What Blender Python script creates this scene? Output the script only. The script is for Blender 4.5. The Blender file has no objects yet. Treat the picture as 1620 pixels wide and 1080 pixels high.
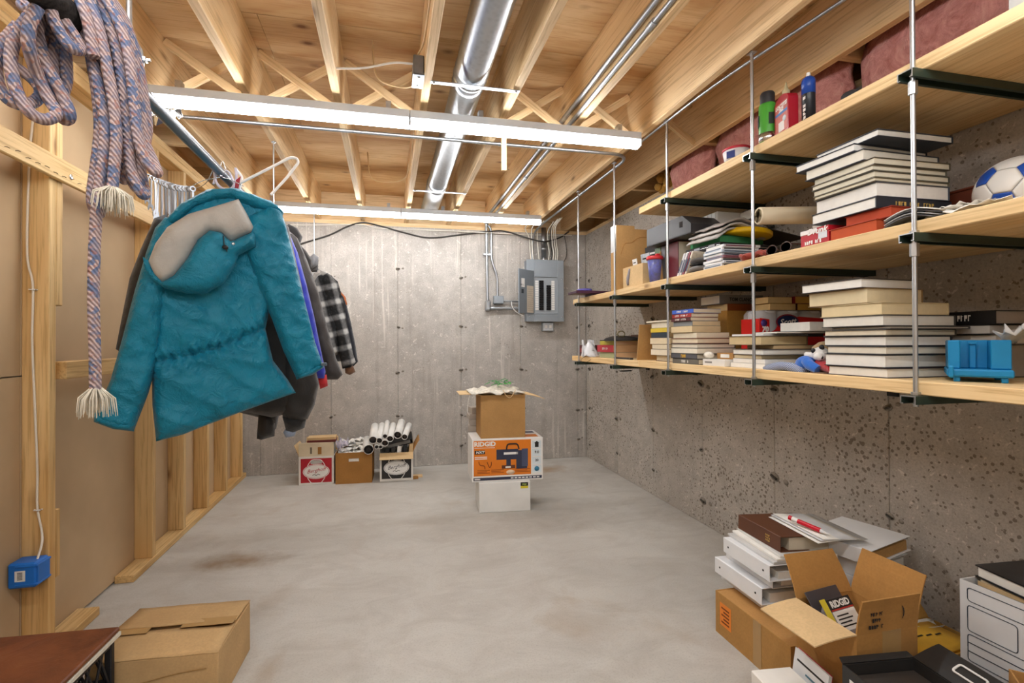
import bpy, bmesh, math, random
from mathutils import Vector, Matrix, noise, geometry
random.seed(7)
PI = math.pi
scene = bpy.context.scene
COL = scene.collection

# ------------------------------------------------------------------ camera
F, CX, CY, YAW, ROLL, PITCH, H = 769.2, 784.7, 535.5, .217, .004, .0065, 1.198
_s, _c = math.sin(YAW), math.cos(YAW)
_fw0, _r0, _u0 = Vector((_s, _c, 0)), Vector((_c, -_s, 0)), Vector((0, 0, 1))
FW = _fw0 * math.cos(PITCH) + _u0 * math.sin(PITCH)
_u2 = _u0 * math.cos(PITCH) - _fw0 * math.sin(PITCH)
RT = _r0 * math.cos(ROLL) - _u2 * math.sin(ROLL)
UP = _u2 * math.cos(ROLL) + _r0 * math.sin(ROLL)
cam_data = bpy.data.cameras.new('camera')
cam = bpy.data.objects.new('camera', cam_data)
COL.objects.link(cam)
cam.matrix_world = Matrix(((RT.x, UP.x, -FW.x, 0), (RT.y, UP.y, -FW.y, 0), (RT.z, UP.z, -FW.z, H), (0, 0, 0, 1)))
cam_data.sensor_width = 36
cam_data.lens = F / 1620 * 36
cam_data.shift_x = (810 - CX) / 1620
cam_data.shift_y = (CY - 540) / 1620
cam_data.clip_start = .02
scene.camera = cam

# ------------------------------------------------------------------ world, exposure
world = bpy.data.worlds.new('world')
scene.world = world
world.use_nodes = True
world.node_tree.nodes['Background'].inputs[0].default_value = (.8, .85, .9, 1)
world.node_tree.nodes['Background'].inputs[1].default_value = .1
vs = scene.view_settings
vs.view_transform = 'Standard'
vs.look = 'None'
vs.exposure = 0.25
vs.gamma = 1
vs.use_curve_mapping = False
STRIP_POWER = 34.0          # emission of the LED diffusers


def at(px, py, X=None, Y=None, Z=None, plane=None):
    """point of the room seen at a pixel of the 1620x1080 photo, at a known distance"""
    r = FW + RT * ((px - CX) / F) + UP * ((CY - py) / F)
    if X is not None: t = X / r.x
    elif Y is not None: t = Y / r.y
    elif Z is not None: t = (Z - H) / r.z
    else:
        (x0, y0), a = plane
        n = (-math.sin(a), math.cos(a))
        t = (n[0] * x0 + n[1] * y0) / (n[0] * r.x + n[1] * r.y)
    return Vector((0, 0, H)) + r * t


# ------------------------------------------------------------------ mesh helpers
class MB:
    def __init__(self):
        self.v, self.f, self.m, self.s = [], [], [], []

    def add(self, vs_, fs, mi=0, sm=False, M=None):
        b = len(self.v)
        for p in vs_:
            p = Vector(p)
            self.v.append(M @ p if M is not None else p)
        for f in fs:
            self.f.append([b + i for i in f]); self.m.append(mi); self.s.append(sm)
        return self

    def box(self, x0, x1, y0, y1, z0, z1, mi=0, ch=0, M=None):
        if ch <= 0:
            v = [(x, y, z) for x in (x0, x1) for y in (y0, y1) for z in (z0, z1)]
            f = [(0, 1, 3, 2), (4, 6, 7, 5), (0, 4, 5, 1), (2, 3, 7, 6), (0, 2, 6, 4), (1, 5, 7, 3)]
            return self.add(v, f, mi, False, M)
        ch = min(ch, (x1 - x0) * .45, (y1 - y0) * .45, (z1 - z0) * .45)
        v = []
        for sx in (0, 1):
            for sy in (0, 1):
                for sz in (0, 1):
                    x, y, z = (x0, x1)[sx], (y0, y1)[sy], (z0, z1)[sz]
                    dx, dy, dz = (ch, -ch)[sx], (ch, -ch)[sy], (ch, -ch)[sz]
                    v += [(x, y + dy, z + dz), (x + dx, y, z + dz), (x + dx, y + dy, z)]
        I = lambda a, b, c, k: (a * 4 + b * 2 + c) * 3 + k
        f = [(I(0,0,0,0), I(0,0,1,0), I(0,1,1,0), I(0,1,0,0)), (I(1,0,0,0), I(1,1,0,0), I(1,1,1,0), I(1,0,1,0)),
             (I(0,0,0,1), I(1,0,0,1), I(1,0,1,1), I(0,0,1,1)), (I(0,1,0,1), I(0,1,1,1), I(1,1,1,1), I(1,1,0,1)),
             (I(0,0,0,2), I(0,1,0,2), I(1,1,0,2), I(1,0,0,2)), (I(0,0,1,2), I(1,0,1,2), I(1,1,1,2), I(0,1,1,2))]
        for a in (0, 1):
            for b in (0, 1):
                q = [I(0,a,b,1), I(0,a,b,2), I(1,a,b,2), I(1,a,b,1)]; f.append(q if a != b else q[::-1])
                q = [I(a,0,b,0), I(a,0,b,2), I(a,1,b,2), I(a,1,b,0)]; f.append(q[::-1] if a != b else q)
                q = [I(a,b,0,0), I(a,b,0,1), I(a,b,1,1), I(a,b,1,0)]; f.append(q if a != b else q[::-1])
                for c in (0, 1):
                    q = [I(a,b,c,0), I(a,b,c,1), I(a,b,c,2)]; f.append(q if (a + b + c) % 2 else q[::-1])
        return self.add(v, f, mi, False, M)

    def tube(self, path, r, n=10, mi=0, cap=True, M=None, flat=1.0):
        P = [Vector(p) for p in path]
        R = r if isinstance(r, (list, tuple)) else [r] * len(P)
        T = []
        for i in range(len(P)):
            d = P[min(i + 1, len(P) - 1)] - P[max(i - 1, 0)]
            T.append(d.normalized() if d.length > 1e-9 else Vector((0, 0, 1)))
        u = T[0].orthogonal().normalized()
        if abs(T[0].z) < .9: u = (Vector((0, 0, 1)) - T[0] * T[0].z).normalized()
        v, f = [], []
        for i, p in enumerate(P):
            u = (u - T[i] * u.dot(T[i]))
            u = u.normalized() if u.length > 1e-6 else T[i].orthogonal().normalized()
            w = T[i].cross(u)
            for k in range(n):
                a = 2 * PI * k / n
                v.append(p + (u * math.cos(a) * flat + w * math.sin(a)) * R[i])
        for i in range(len(P) - 1):
            for k in range(n):
                k2 = (k + 1) % n
                f.append((i * n + k, i * n + k2, (i + 1) * n + k2, (i + 1) * n + k))
        self.add(v, f, mi, True, M)
        if cap:
            b = (len(P) - 1) * n
            self.add([v[k] for k in range(n)], [tuple(range(n))[::-1]], mi, False, M)
            self.add([v[b + k] for k in range(n)], [tuple(range(n))], mi, False, M)
        return self

    def cyl(self, p0, p1, r, n=14, mi=0, M=None):
        return self.tube([p0, p1], r, n, mi, True, M)

    def lathe(self, prof, n=20, mi=0, M=None, sm=True):
        v, f = [], []
        for (r, z) in prof:
            for k in range(n):
                a = 2 * PI * k / n
                v.append((r * math.cos(a), r * math.sin(a), z))
        for i in range(len(prof) - 1):
            for k in range(n):
                k2 = (k + 1) % n
                f.append((i * n + k, i * n + k2, (i + 1) * n + k2, (i + 1) * n + k))
        if prof[0][0] > 1e-4: f.append(tuple(range(n))[::-1])
        if prof[-1][0] > 1e-4: f.append(tuple((len(prof) - 1) * n + k for k in range(n)))
        return self.add(v, f, mi, sm, M)

    def prism(self, poly, z0, z1, mi=0, M=None):
        n = len(poly)
        area = sum(poly[i][0] * poly[(i + 1) % n][1] - poly[(i + 1) % n][0] * poly[i][1] for i in range(n))
        if area < 0: poly = poly[::-1]
        v = [(x, y, z0) for x, y in poly] + [(x, y, z1) for x, y in poly]
        f = [tuple(range(n))[::-1], tuple(range(n, 2 * n))]
        for i in range(n):
            j = (i + 1) % n
            f.append((i, j, n + j, n + i))
        return self.add(v, f, mi, False, M)

    def sphere(self, c, r, nu=14, nv=9, mi=0, sc=(1, 1, 1), M=None):
        v, f = [], []
        for j in range(nv + 1):
            t = PI * j / nv
            for i in range(nu):
                a = 2 * PI * i / nu
                v.append((c[0] + r * sc[0] * math.sin(t) * math.cos(a), c[1] + r * sc[1] * math.sin(t) * math.sin(a), c[2] + r * sc[2] * math.cos(t)))
        for j in range(nv):
            for i in range(nu):
                i2 = (i + 1) % nu
                f.append((j * nu + i, (j + 1) * nu + i, (j + 1) * nu + i2, j * nu + i2))
        return self.add(v, f, mi, True, M)

    def sheet(self, grid, th=0.0, mi=0, M=None, sm=True):
        """grid[i][j] of points -> a cloth/paper sheet with thickness th"""
        a, b = len(grid), len(grid[0])
        G = [[Vector(p) for p in row] for row in grid]
        v = [p for row in G for p in row]
        f = [(i * b + j, (i + 1) * b + j, (i + 1) * b + j + 1, i * b + j + 1) for i in range(a - 1) for j in range(b - 1)]
        if th:
            nrm = []
            for i in range(a):
                for j in range(b):
                    d1 = G[min(i + 1, a - 1)][j] - G[max(i - 1, 0)][j]
                    d2 = G[i][min(j + 1, b - 1)] - G[i][max(j - 1, 0)]
                    n = d1.cross(d2)
                    nrm.append(n.normalized() if n.length > 1e-12 else Vector((0, 0, 1)))
            o = len(v)
            v = v + [v[k] - nrm[k] * th for k in range(o)]
            f2 = [tuple(o + q for q in g[::-1]) for g in f]
            rim = [i * b for i in range(a)] + [(a - 1) * b + j for j in range(1, b)] + [i * b + b - 1 for i in range(a - 2, -1, -1)] + [j for j in range(b - 2, 0, -1)]
            for k in range(len(rim)):
                p, q = rim[k], rim[(k + 1) % len(rim)]
                f2.append((p, o + p, o + q, q))
            f = f + f2
        return self.add(v, f, mi, sm, M)

    def build(self, name, mats, parent=None, loc=None, rot=None):
        me = bpy.data.meshes.new(name)
        me.from_pydata([tuple(p) for p in self.v], [], self.f)
        if not isinstance(mats, (list, tuple)): mats = [mats]
        for m in mats: me.materials.append(m)
        me.polygons.foreach_set('material_index', self.m)
        me.polygons.foreach_set('use_smooth', self.s)
        me.update()
        o = bpy.data.objects.new(name, me)
        COL.objects.link(o)
        if parent is not None: o.parent = parent
        if loc is not None: o.location = loc
        if rot is not None: o.rotation_euler = rot
        return o


def pillow(outline, front, back, step=.03, wob=0, freq=8, rim=.5, seed=0, wrinkle=None):
    """2D outline (x, z) -> list of verts (x, depth, z) and faces of a puffed two-sided piece; depth<0 faces the viewer"""
    P = [Vector(p) for p in outline]
    # resample the boundary
    B = []
    n = len(P)
    for i in range(n):
        a, b = P[i], P[(i + 1) % n]
        k = max(1, int((b - a).length / step))
        for q in range(k): B.append(a.lerp(b, q / k))
    nb = len(B)
    def inside(p):
        c = False
        for i in range(nb):
            a, b = B[i], B[i - 1]
            if (a.y > p.y) != (b.y > p.y) and p.x < (b.x - a.x) * (p.y - a.y) / (b.y - a.y) + a.x: c = not c
        return c
    def dist(p):
        d = 9
        for i in range(n):
            a, b = P[i], P[(i + 1) % n]
            ab = b - a
            t = max(0, min(1, (p - a).dot(ab) / max(ab.length_squared, 1e-12)))
            d = min(d, (a + ab * t - p).length)
        return d
    xs = [p.x for p in B]; ys = [p.y for p in B]
    pts = list(B)
    y = min(ys) + step * .5; row = 0
    while y < max(ys):
        x = min(xs) + step * (.5 if row % 2 else 1)
        while x < max(xs):
            q = Vector((x, y))
            if inside(q) and dist(q) > step * .45: pts.append(q)
            x += step
        y += step * .87; row += 1
    r = geometry.delaunay_2d_cdt(pts, [(i, (i + 1) % nb) for i in range(nb)], [list(range(nb))], 1, 1e-6)
    vv, ff = r[0], r[2]
    dd = [dist(q) for q in vv]
    out = []
    for q, d in zip(vv, dd):
        h = min(1, d / rim); h = math.sqrt(max(0, 1 - (1 - h) ** 2))
        nz = noise.noise(Vector((q.x * freq + seed * 7.3, q.y * freq * .7, seed))) * wob * min(1, d / (step * 1.2))
        if wrinkle: nz += wrinkle(q.x, q.y) * min(1, d / (step * 1.2))
        out.append((q.x, -front * h - nz, q.y))
    m = len(vv)
    for q, d in zip(vv, dd):
        h = min(1, d / rim); h = math.sqrt(max(0, 1 - (1 - h) ** 2))
        out.append((q.x, back * h + .002, q.y))
    faces = []
    for t in ff:
        a, b, c = [vv[i] for i in t[:3]]
        ccw = (b - a).cross(c - a) > 0 if hasattr(Vector((0, 0)), 'cross') else True
        t = list(t)
        if not ccw: t = t[::-1]
        faces.append(t); faces.append([m + i for i in t[::-1]])
    ed = {}
    for t in ff:
        for i in range(len(t)):
            e = (t[i], t[(i + 1) % len(t)])
            ed[tuple(sorted(e))] = ed.get(tuple(sorted(e)), 0) + 1
    for (a, b), k in ed.items():
        if k == 1: faces.append([a, m + a, m + b, b])
    return out, faces


def fix_normals(o):
    bm = bmesh.new(); bm.from_mesh(o.data)
    bmesh.ops.remove_doubles(bm, verts=bm.verts, dist=1e-6)
    bmesh.ops.recalc_face_normals(bm, faces=bm.faces)
    bm.to_mesh(o.data); bm.free()
    return o


def tag(o, label, cat, group=None, kind=None):
    if label: o['label'] = label
    if cat: o['category'] = cat
    if group: o['group'] = group
    if kind: o['kind'] = kind
    return o


def thing(name, label, cat, loc=(0, 0, 0), rz=0, group=None, rot=None):
    o = bpy.data.objects.new(name, None)
    COL.objects.link(o)
    o.empty_display_size = .05
    o.location = loc
    o.rotation_euler = rot if rot is not None else (0, 0, rz)
    return tag(o, label, cat, group)


def struct(o, label=None, cat=None):
    o['kind'] = 'structure'
    if label: o['label'] = label
    if cat: o['category'] = cat
    return o


def share(src, name, parent, loc, rot=(0, 0, 0), sc=None):
    o = src.copy(); COL.objects.link(o)
    o.name = name
    o.parent = parent; o.location = loc; o.rotation_euler = rot
    if sc: o.scale = sc
    return o


def text(s, size, m, parent, M, shear=0, name='lettering', sx=1.0, bold=0.0):
    cu = bpy.data.curves.new('t', 'FONT')
    cu.body = s; cu.size = size; cu.align_x = 'CENTER'; cu.align_y = 'CENTER'
    cu.extrude = .0002; cu.shear = shear; cu.resolution_u = 2; cu.offset = bold
    o = bpy.data.objects.new('t', cu); COL.objects.link(o)
    me = bpy.data.meshes.new_from_object(o.evaluated_get(bpy.context.evaluated_depsgraph_get()))
    bpy.data.objects.remove(o); bpy.data.curves.remove(cu)
    me.transform(M @ Matrix.Diagonal((sx, 1, 1, 1)))
    me.materials.clear(); me.materials.append(m)
    me.name = name
    t = bpy.data.objects.new(name, me); COL.objects.link(t)
    t.parent = parent
    return t


def bars(parent, M, w, h, n, m, name='lettering', seed=1):
    """print too small to read: a row of little strokes"""
    rnd = random.Random(seed)
    b = MB(); x = -w / 2
    for k in range(n):
        st = w / n
        if k % 5 != 4:
            b.box(x + st * .12, x + st * .42, -h * .5, h * .5, 0, .0003, M=M)
            b.box(x + st * .42, x + st * .85, h * rnd.choice((-.5, -.1, .3)), h * rnd.choice((.5, .34)), 0, .0003, M=M)
        x += st
    return b.build(name, m, parent)


def face_M(o, right, up):
    """matrix that lays flat (x right, y up) art on a face"""
    r, u = Vector(right).normalized(), Vector(up).normalized()
    n = r.cross(u)
    return Matrix(((r.x, u.x, n.x, o[0]), (r.y, u.y, n.y, o[1]), (r.z, u.z, n.z, o[2]), (0, 0, 0, 1)))


# ------------------------------------------------------------------ materials
def lin(h):
    h = h.lstrip('#')
    c = [int(h[i:i + 2], 16) / 255 for i in (0, 2, 4)]
    return tuple(x / 12.92 if x <= .04045 else ((x + .055) / 1.055) ** 2.4 for x in c) + (1,)


MATS = {}


class NT:
    def __init__(self, name):
        self.m = bpy.data.materials.new(name); self.m.use_nodes = True
        self.t = self.m.node_tree; self.n = self.t.nodes
        self.b = self.n['Principled BSDF']

    def node(self, typ, **kw):
        x = self.n.new(typ)
        for k, v in kw.items():
            if k.startswith('i_'):
                key = k[2:]
                key = int(key) if key.isdigit() else key.replace('_', ' ')
                x.inputs[key].default_value = v
            else: setattr(x, k, v)
        return x

    def link(self, a, b): self.t.links.new(a, b)

    def coords(self, scale=(1, 1, 1), rand=True, loc=(0, 0, 0)):
        tc = self.node('ShaderNodeTexCoord')
        mp = self.node('ShaderNodeMapping'); mp.inputs['Scale'].default_value = scale; mp.inputs['Location'].default_value = loc
        if rand:
            oi = self.node('ShaderNodeObjectInfo')
            mu = self.node('ShaderNodeVectorMath', operation='SCALE'); mu.inputs[0].default_value = (37, 53, 71)
            self.link(oi.outputs['Random'], mu.inputs['Scale'])
            ad = self.node('ShaderNodeVectorMath', operation='ADD')
            self.link(tc.outputs['Object'], ad.inputs[0]); self.link(mu.outputs[0], ad.inputs[1])
            self.link(ad.outputs[0], mp.inputs['Vector'])
        else: self.link(tc.outputs['Object'], mp.inputs['Vector'])
        return mp.outputs[0]

    def noise(self, co, scale, detail=4, rough=.55, dist=0):
        x = self.node('ShaderNodeTexNoise'); x.inputs['Scale'].default_value = scale; x.inputs['Detail'].default_value = detail
        x.inputs['Roughness'].default_value = rough; x.inputs['Distortion'].default_value = dist
        self.link(co, x.inputs['Vector']); return x.outputs['Fac']

    def ramp(self, fac, stops, interp='LINEAR'):
        x = self.node('ShaderNodeValToRGB'); cr = x.color_ramp; cr.interpolation = interp
        while len(cr.elements) < len(stops): cr.elements.new(.5)
        for e, (p, c) in zip(cr.elements, stops):
            e.position = p; e.color = c if len(c) == 4 else tuple(c) + (1,)
        self.link(fac, x.inputs[0]); return x.outputs[0]

    def mix(self, fac, a, b, typ='MIX'):
        x = self.node('ShaderNodeMix', data_type='RGBA', blend_type=typ)
        for s_, k in ((fac, 0), (a, 6), (b, 7)):
            if isinstance(s_, (int, float)): x.inputs[k].default_value = s_
            elif isinstance(s_, tuple): x.inputs[k].default_value = s_
            else: self.link(s_, x.inputs[k])
        return x.outputs[2]

    def math(self, op, a, b=None, clamp=False):
        x = self.node('ShaderNodeMath', operation=op, use_clamp=clamp)
        for s_, k in ((a, 0), (b, 1)):
            if s_ is None: continue
            if isinstance(s_, (int, float)): x.inputs[k].default_value = s_
            else: self.link(s_, x.inputs[k])
        return x.outputs[0]

    def bump(self, h, strength=.3, dist=.01):
        x = self.node('ShaderNodeBump'); x.inputs['Strength'].default_value = strength; x.inputs['Distance'].default_value = dist
        self.link(h, x.inputs['Height']); self.link(x.outputs[0], self.b.inputs['Normal'])

    def out(self, col=None, rough=None, metal=None, spec=None):
        if col is not None:
            if isinstance(col, tuple): self.b.inputs['Base Color'].default_value = col
            else: self.link(col, self.b.inputs['Base Color'])
        if rough is not None:
            if isinstance(rough, (int, float)): self.b.inputs['Roughness'].default_value = rough
            else: self.link(rough, self.b.inputs['Roughness'])
        if metal is not None: self.b.inputs['Metallic'].default_value = metal
        if spec is not None: self.b.inputs['Specular IOR Level'].default_value = spec
        return self.m


def mat(h, rough=.55, metal=0, var=.12, vs_=9, bump=0, bs=60, spec=.4, key='', sheen=0, trans=0):
    """plain painted / plastic / paper material with a little procedural variation"""
    k = ('mat', h, rough, metal, var, vs_, bump, bs, key)
    if k in MATS: return MATS[k]
    t = NT('mat_%s_%s' % (h.lstrip('#'), key or 'plain'))
    c = lin(h)
    co = t.coords()
    f = t.noise(co, vs_, 3)
    lo = tuple(x * (1 - var) for x in c[:3]) + (1,); hi = tuple(min(1, x * (1 + var)) for x in c[:3]) + (1,)
    col = t.ramp(f, [(.3, lo), (.7, hi)])
    if bump: t.bump(t.noise(co, bs, 4), bump, .004)
    t.out(col, rough, metal, spec)
    if sheen: t.b.inputs['Sheen Weight'].default_value = sheen
    if trans:
        t.b.inputs['Transmission Weight'].default_value = trans
    MATS[k] = t.m
    return t.m


def wood(name, light, dark, knot='#7a4d26', scale=1.0, knots=1.0, rough=.62):
    k = ('wood', name)
    if k in MATS: return MATS[k]
    t = NT('wood_' + name)
    co = t.coords((1.1 * scale, 9 * scale, 9 * scale))
    warp = t.noise(co, .9, 2, .5)
    grain = t.noise(t.coords((2.2 * scale, 60 * scale, 60 * scale)), 1.6, 5, .6, .4)
    rings = t.node('ShaderNodeTexWave', wave_type='BANDS', bands_direction='Y', wave_profile='SIN')
    rings.inputs['Scale'].default_value = .55; rings.inputs['Distortion'].default_value = 5.5; rings.inputs['Detail'].default_value = 2; rings.inputs['Detail Scale'].default_value = .7
    t.link(co, rings.inputs['Vector'])
    L, D = lin(light), lin(dark)
    base = t.ramp(warp, [(.3, D), (.62, L)])
    base = t.mix(t.math('MULTIPLY', rings.outputs['Fac'], .42), base, t.ramp(grain, [(.3, D), (.7, L)]))
    base = t.mix(t.ramp(grain, [(.36, (.55,) * 3), (.5, (0,) * 3)]), base, tuple(x * .72 for x in D[:3]) + (1,))
    # knots
    vo = t.node('ShaderNodeTexVoronoi', feature='F1'); vo.inputs['Scale'].default_value = 1.0
    t.link(t.coords((2.6 * scale, 7 * scale, 7 * scale)), vo.inputs['Vector'])
    kn = t.ramp(vo.outputs['Distance'], [(.03, (1,) * 3), (.10, (.35,) * 3), (.17, (0,) * 3)])
    base = t.mix(t.math('MULTIPLY', kn, .8 * knots), base, lin(knot))
    oi = t.node('ShaderNodeObjectInfo')
    hs = t.node('ShaderNodeHueSaturation')
    t.link(t.math('ADD', t.math('MULTIPLY', oi.outputs['Random'], .18), .91), hs.inputs['Value']); t.link(base, hs.inputs['Color'])
    t.bump(grain, .12, .002)
    t.out(hs.outputs[0], rough, 0, .35)
    MATS[k] = t.m
    return t.m


def plywood():
    t = NT('plywood')
    co = t.coords((1.2, 3.2, 1))
    warp = t.noise(co, 1.4, 3, .5, .8)
    gr = t.noise(t.coords((1.6, 26, 1)), 1.5, 6, .65, 1.6)
    L, D = lin('#dcbb8c'), lin('#bf9360')
    base = t.ramp(warp, [(.32, D), (.66, L)])
    base = t.mix(t.ramp(gr, [(.3, (.6,) * 3), (.52, (0,) * 3)]), base, lin('#a9743f'))
    vo = t.node('ShaderNodeTexVoronoi', feature='F1'); vo.inputs['Scale'].default_value = 1.0
    t.link(t.coords((3.2, 5.5, 1)), vo.inputs['Vector'])
    kn = t.ramp(vo.outputs['Distance'], [(.045, (1,) * 3), (.09, (.45,) * 3), (.15, (0,) * 3)])
    base = t.mix(t.math('MULTIPLY', kn, .85), base, lin('#6a4122'))
    t.bump(gr, .15, .002)
    return t.out(base, .68, 0, .3)


def concrete(name, a, b, pits=.4, streak=0, pit_scale=55, stain=None):
    t = NT('concrete_' + name)
    co = t.coords(rand=False)
    big = t.noise(co, 1.3, 5, .6)
    mid = t.noise(co, 9, 6, .65)
    fine = t.noise(co, 120, 4, .7)
    col = t.ramp(big, [(.3, lin(a)), (.7, lin(b))])
    col = t.mix(t.ramp(mid, [(.35, (.42,) * 3), (.6, (0,) * 3)]), col, tuple(x * .66 for x in lin(a)[:3]) + (1,))
    col = t.mix(t.ramp(fine, [(.35, (.5,) * 3), (.55, (0,) * 3)]), col, tuple(x * .6 for x in lin(a)[:3]) + (1,))
    # bug holes: small dark pits, more of them in patches
    wob = t.noise(co, pit_scale * .75, 2, .5, .15)
    dens = t.noise(co, 2.1, 3, .6)
    pit = t.math('GREATER_THAN', t.math('ADD', wob, t.math('MULTIPLY', dens, .24)), 1.02 - pits * .16)
    vo = t.node('ShaderNodeTexVoronoi', feature='F1'); vo.inputs['Scale'].default_value = pit_scale; vo.inputs['Randomness'].default_value = 1
    t.link(co, vo.inputs['Vector'])
    pit2 = t.math('LESS_THAN', t.math('ADD', vo.outputs['Distance'], t.math('MULTIPLY', t.noise(co, pit_scale * 1.6, 3), .42)), t.math('MULTIPLY', t.math('ADD', dens, .2), .70 * pits))
    pa = t.math('MAXIMUM', pit, pit2)
    col = t.mix(t.math('MULTIPLY', pa, .78 * min(1, pits * 1.6)), col, lin('#6f6458'))
    lightsp = t.ramp(t.noise(co, pit_scale * .9, 3, .6, 1.2), [(.62, (0,) * 3), (.68, (.6,) * 3)])
    col = t.mix(lightsp, col, tuple(min(1, x * 1.35) for x in lin(b)[:3]) + (1,))
    if streak:
        st = t.noise(t.coords((26, 26, .9), rand=False), 1, 3, .55, .5)
        msk = t.noise(t.coords((1.6, 1.6, 1.3), rand=False), 1, 2)
        sm = t.math('MULTIPLY', t.ramp(st, [(.58, (0,) * 3), (.68, (1,) * 3)]), t.ramp(msk, [(.42, (0,) * 3), (.58, (1,) * 3)]))
        col = t.mix(t.math('MULTIPLY', sm, streak), col, lin('#e4ddd4'))
        dk = t.math('MULTIPLY', t.ramp(t.noise(t.coords((12, 12, .7), rand=False), 1, 3), [(.56, (0,) * 3), (.72, (1,) * 3)]), .35)
        col = t.mix(dk, col, lin('#8a8178'))
    hgt = t.math('SUBTRACT', t.math('MULTIPLY', mid, .6), pa)
    t.bump(t.math('ADD', hgt, t.math('MULTIPLY', fine, .25)), .45, .004)
    return t.out(col, .85, 0, .25)


def concrete_floor():
    t = NT('concrete_floor')
    co = t.coords(rand=False)
    big = t.noise(co, .75, 5, .62, .4)
    trow = t.noise(t.coords((2.0, 3.4, 1), rand=False), 1.7, 7, .7, 1.0)
    fine = t.noise(co, 140, 3, .6)
    col = t.ramp(big, [(.3, lin('#b5b1aa')), (.55, lin('#c3bfb8')), (.72, lin('#cdcac5'))])
    col = t.mix(t.ramp(trow, [(.34, (.42,) * 3), (.58, (0,) * 3)]), col, lin('#9d958b'))
    col = t.mix(t.ramp(t.noise(co, 1.6, 4, .6, .8), [(.6, (0,) * 3), (.75, (.5,) * 3)]), col, lin('#a08a70'))
    col = t.mix(t.ramp(fine, [(.3, (.3,) * 3), (.5, (0,) * 3)]), col, lin('#8e877e'))
    # the stain on the slab by the sole plate and the rusty one by the far corner
    for (x, y, sx, sy, k, h) in ((-.82, 2.93, 1.6, 3.2, .8, '#8a7257'), (1.45, 4.35, 1.6, 2.6, .7, '#a5835a'), (.35, 3.3, 1.2, 2.4, .35, '#96897a')):
        dv = t.node('ShaderNodeMapping'); dv.inputs['Location'].default_value = (-x * sx, -y * sy, 0); dv.inputs['Scale'].default_value = (sx, sy, 0)
        tc = t.node('ShaderNodeTexCoord'); t.link(tc.outputs['Object'], dv.inputs['Vector'])
        ln = t.node('ShaderNodeVectorMath', operation='LENGTH'); t.link(dv.outputs[0], ln.inputs[0])
        dd = t.math('ADD', ln.outputs['Value'], t.math('MULTIPLY', t.noise(co, 5, 4, .65), .8))
        msk = t.ramp(dd, [(.45, (1,) * 3), (.82, (0,) * 3)])
        col = t.mix(t.math('MULTIPLY', msk, k), col, lin(h))
    t.bump(t.math('ADD', trow, t.math('MULTIPLY', fine, .2)), .12, .004)
    rg = t.ramp(trow, [(.3, (.5,) * 3), (.7, (.72,) * 3)])
    return t.out(col, rg, 0, .35)


def galv(name, h='#b9bcc0', rough=.32, spangle=True):
    k = ('galv', name)
    if k in MATS: return MATS[k]
    t = NT('metal_' + name)
    co = t.coords()
    vo = t.node('ShaderNodeTexVoronoi'); vo.inputs['Scale'].default_value = 45; t.link(co, vo.inputs['Vector'])
    sp = t.ramp(vo.outputs['Distance'], [(0, tuple(x * .86 for x in lin(h)[:3])), (.6, lin(h)[:3])]) if spangle else lin(h)
    r = t.math('ADD', t.math('MULTIPLY', t.noise(co, 6, 4), .22), rough - .1)
    MATS[k] = t.out(sp, r, 1, .5)
    return t.m


def cardboard(h='#b98a52', key=''):
    k = ('card', h)
    if k in MATS: return MATS[k]
    t = NT('cardboard_' + h.lstrip('#'))
    co = t.coords()
    big = t.noise(co, 5, 4, .6)
    flute = t.noise(t.coords((4, 4, 160)), 1, 2)
    c = lin(h)
    col = t.ramp(big, [(.25, tuple(x * .82 for x in c[:3])), (.75, tuple(min(1, x * 1.12) for x in c[:3]))])
    col = t.mix(t.ramp(t.noise(co, 130, 3), [(.4, (.25,) * 3), (.6, (0,) * 3)]), col, tuple(x * .7 for x in c[:3]) + (1,))
    t.bump(t.math('ADD', flute, t.noise(co, 12, 4)), .1, .003)
    MATS[k] = t.out(col, .8, 0, .25)
    return t.m


def fabric(h, key='', rough=.7, sheen=.3, bump=.35, bs=14):
    k = ('fab', h, key)
    if k in MATS: return MATS[k]
    t = NT('fabric_' + h.lstrip('#') + key)
    co = t.coords()
    c = lin(h)
    n1 = t.noise(co, 7, 4, .6, .5)
    col = t.ramp(n1, [(.3, tuple(x * .86 for x in c[:3])), (.7, tuple(min(1, x * 1.12) for x in c[:3]))])
    wr = t.noise(co, bs, 4, .6, 1.4)
    t.bump(t.math('ADD', wr, t.math('MULTIPLY', t.noise(co, 220, 2), .15)), bump, .012)
    t.out(col, rough, 0, .3)
    t.b.inputs['Sheen Weight'].default_value = sheen
    MATS[k] = t.m
    return t.m


def emit(name, col, strength):
    t = NT(name)
    t.b.inputs['Base Color'].default_value = (.9, .9, .9, 1)
    t.b.inputs['Emission Color'].default_value = col; t.b.inputs['Emission Strength'].default_value = strength
    return t.m


def clear(name, col=(.95, .95, .97, 1), rough=.12, alpha=.35):
    t = NT(name)
    t.b.inputs['Base Color'].default_value = col; t.b.inputs['Roughness'].default_value = rough
    t.b.inputs['Alpha'].default_value = alpha
    return t.m


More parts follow.
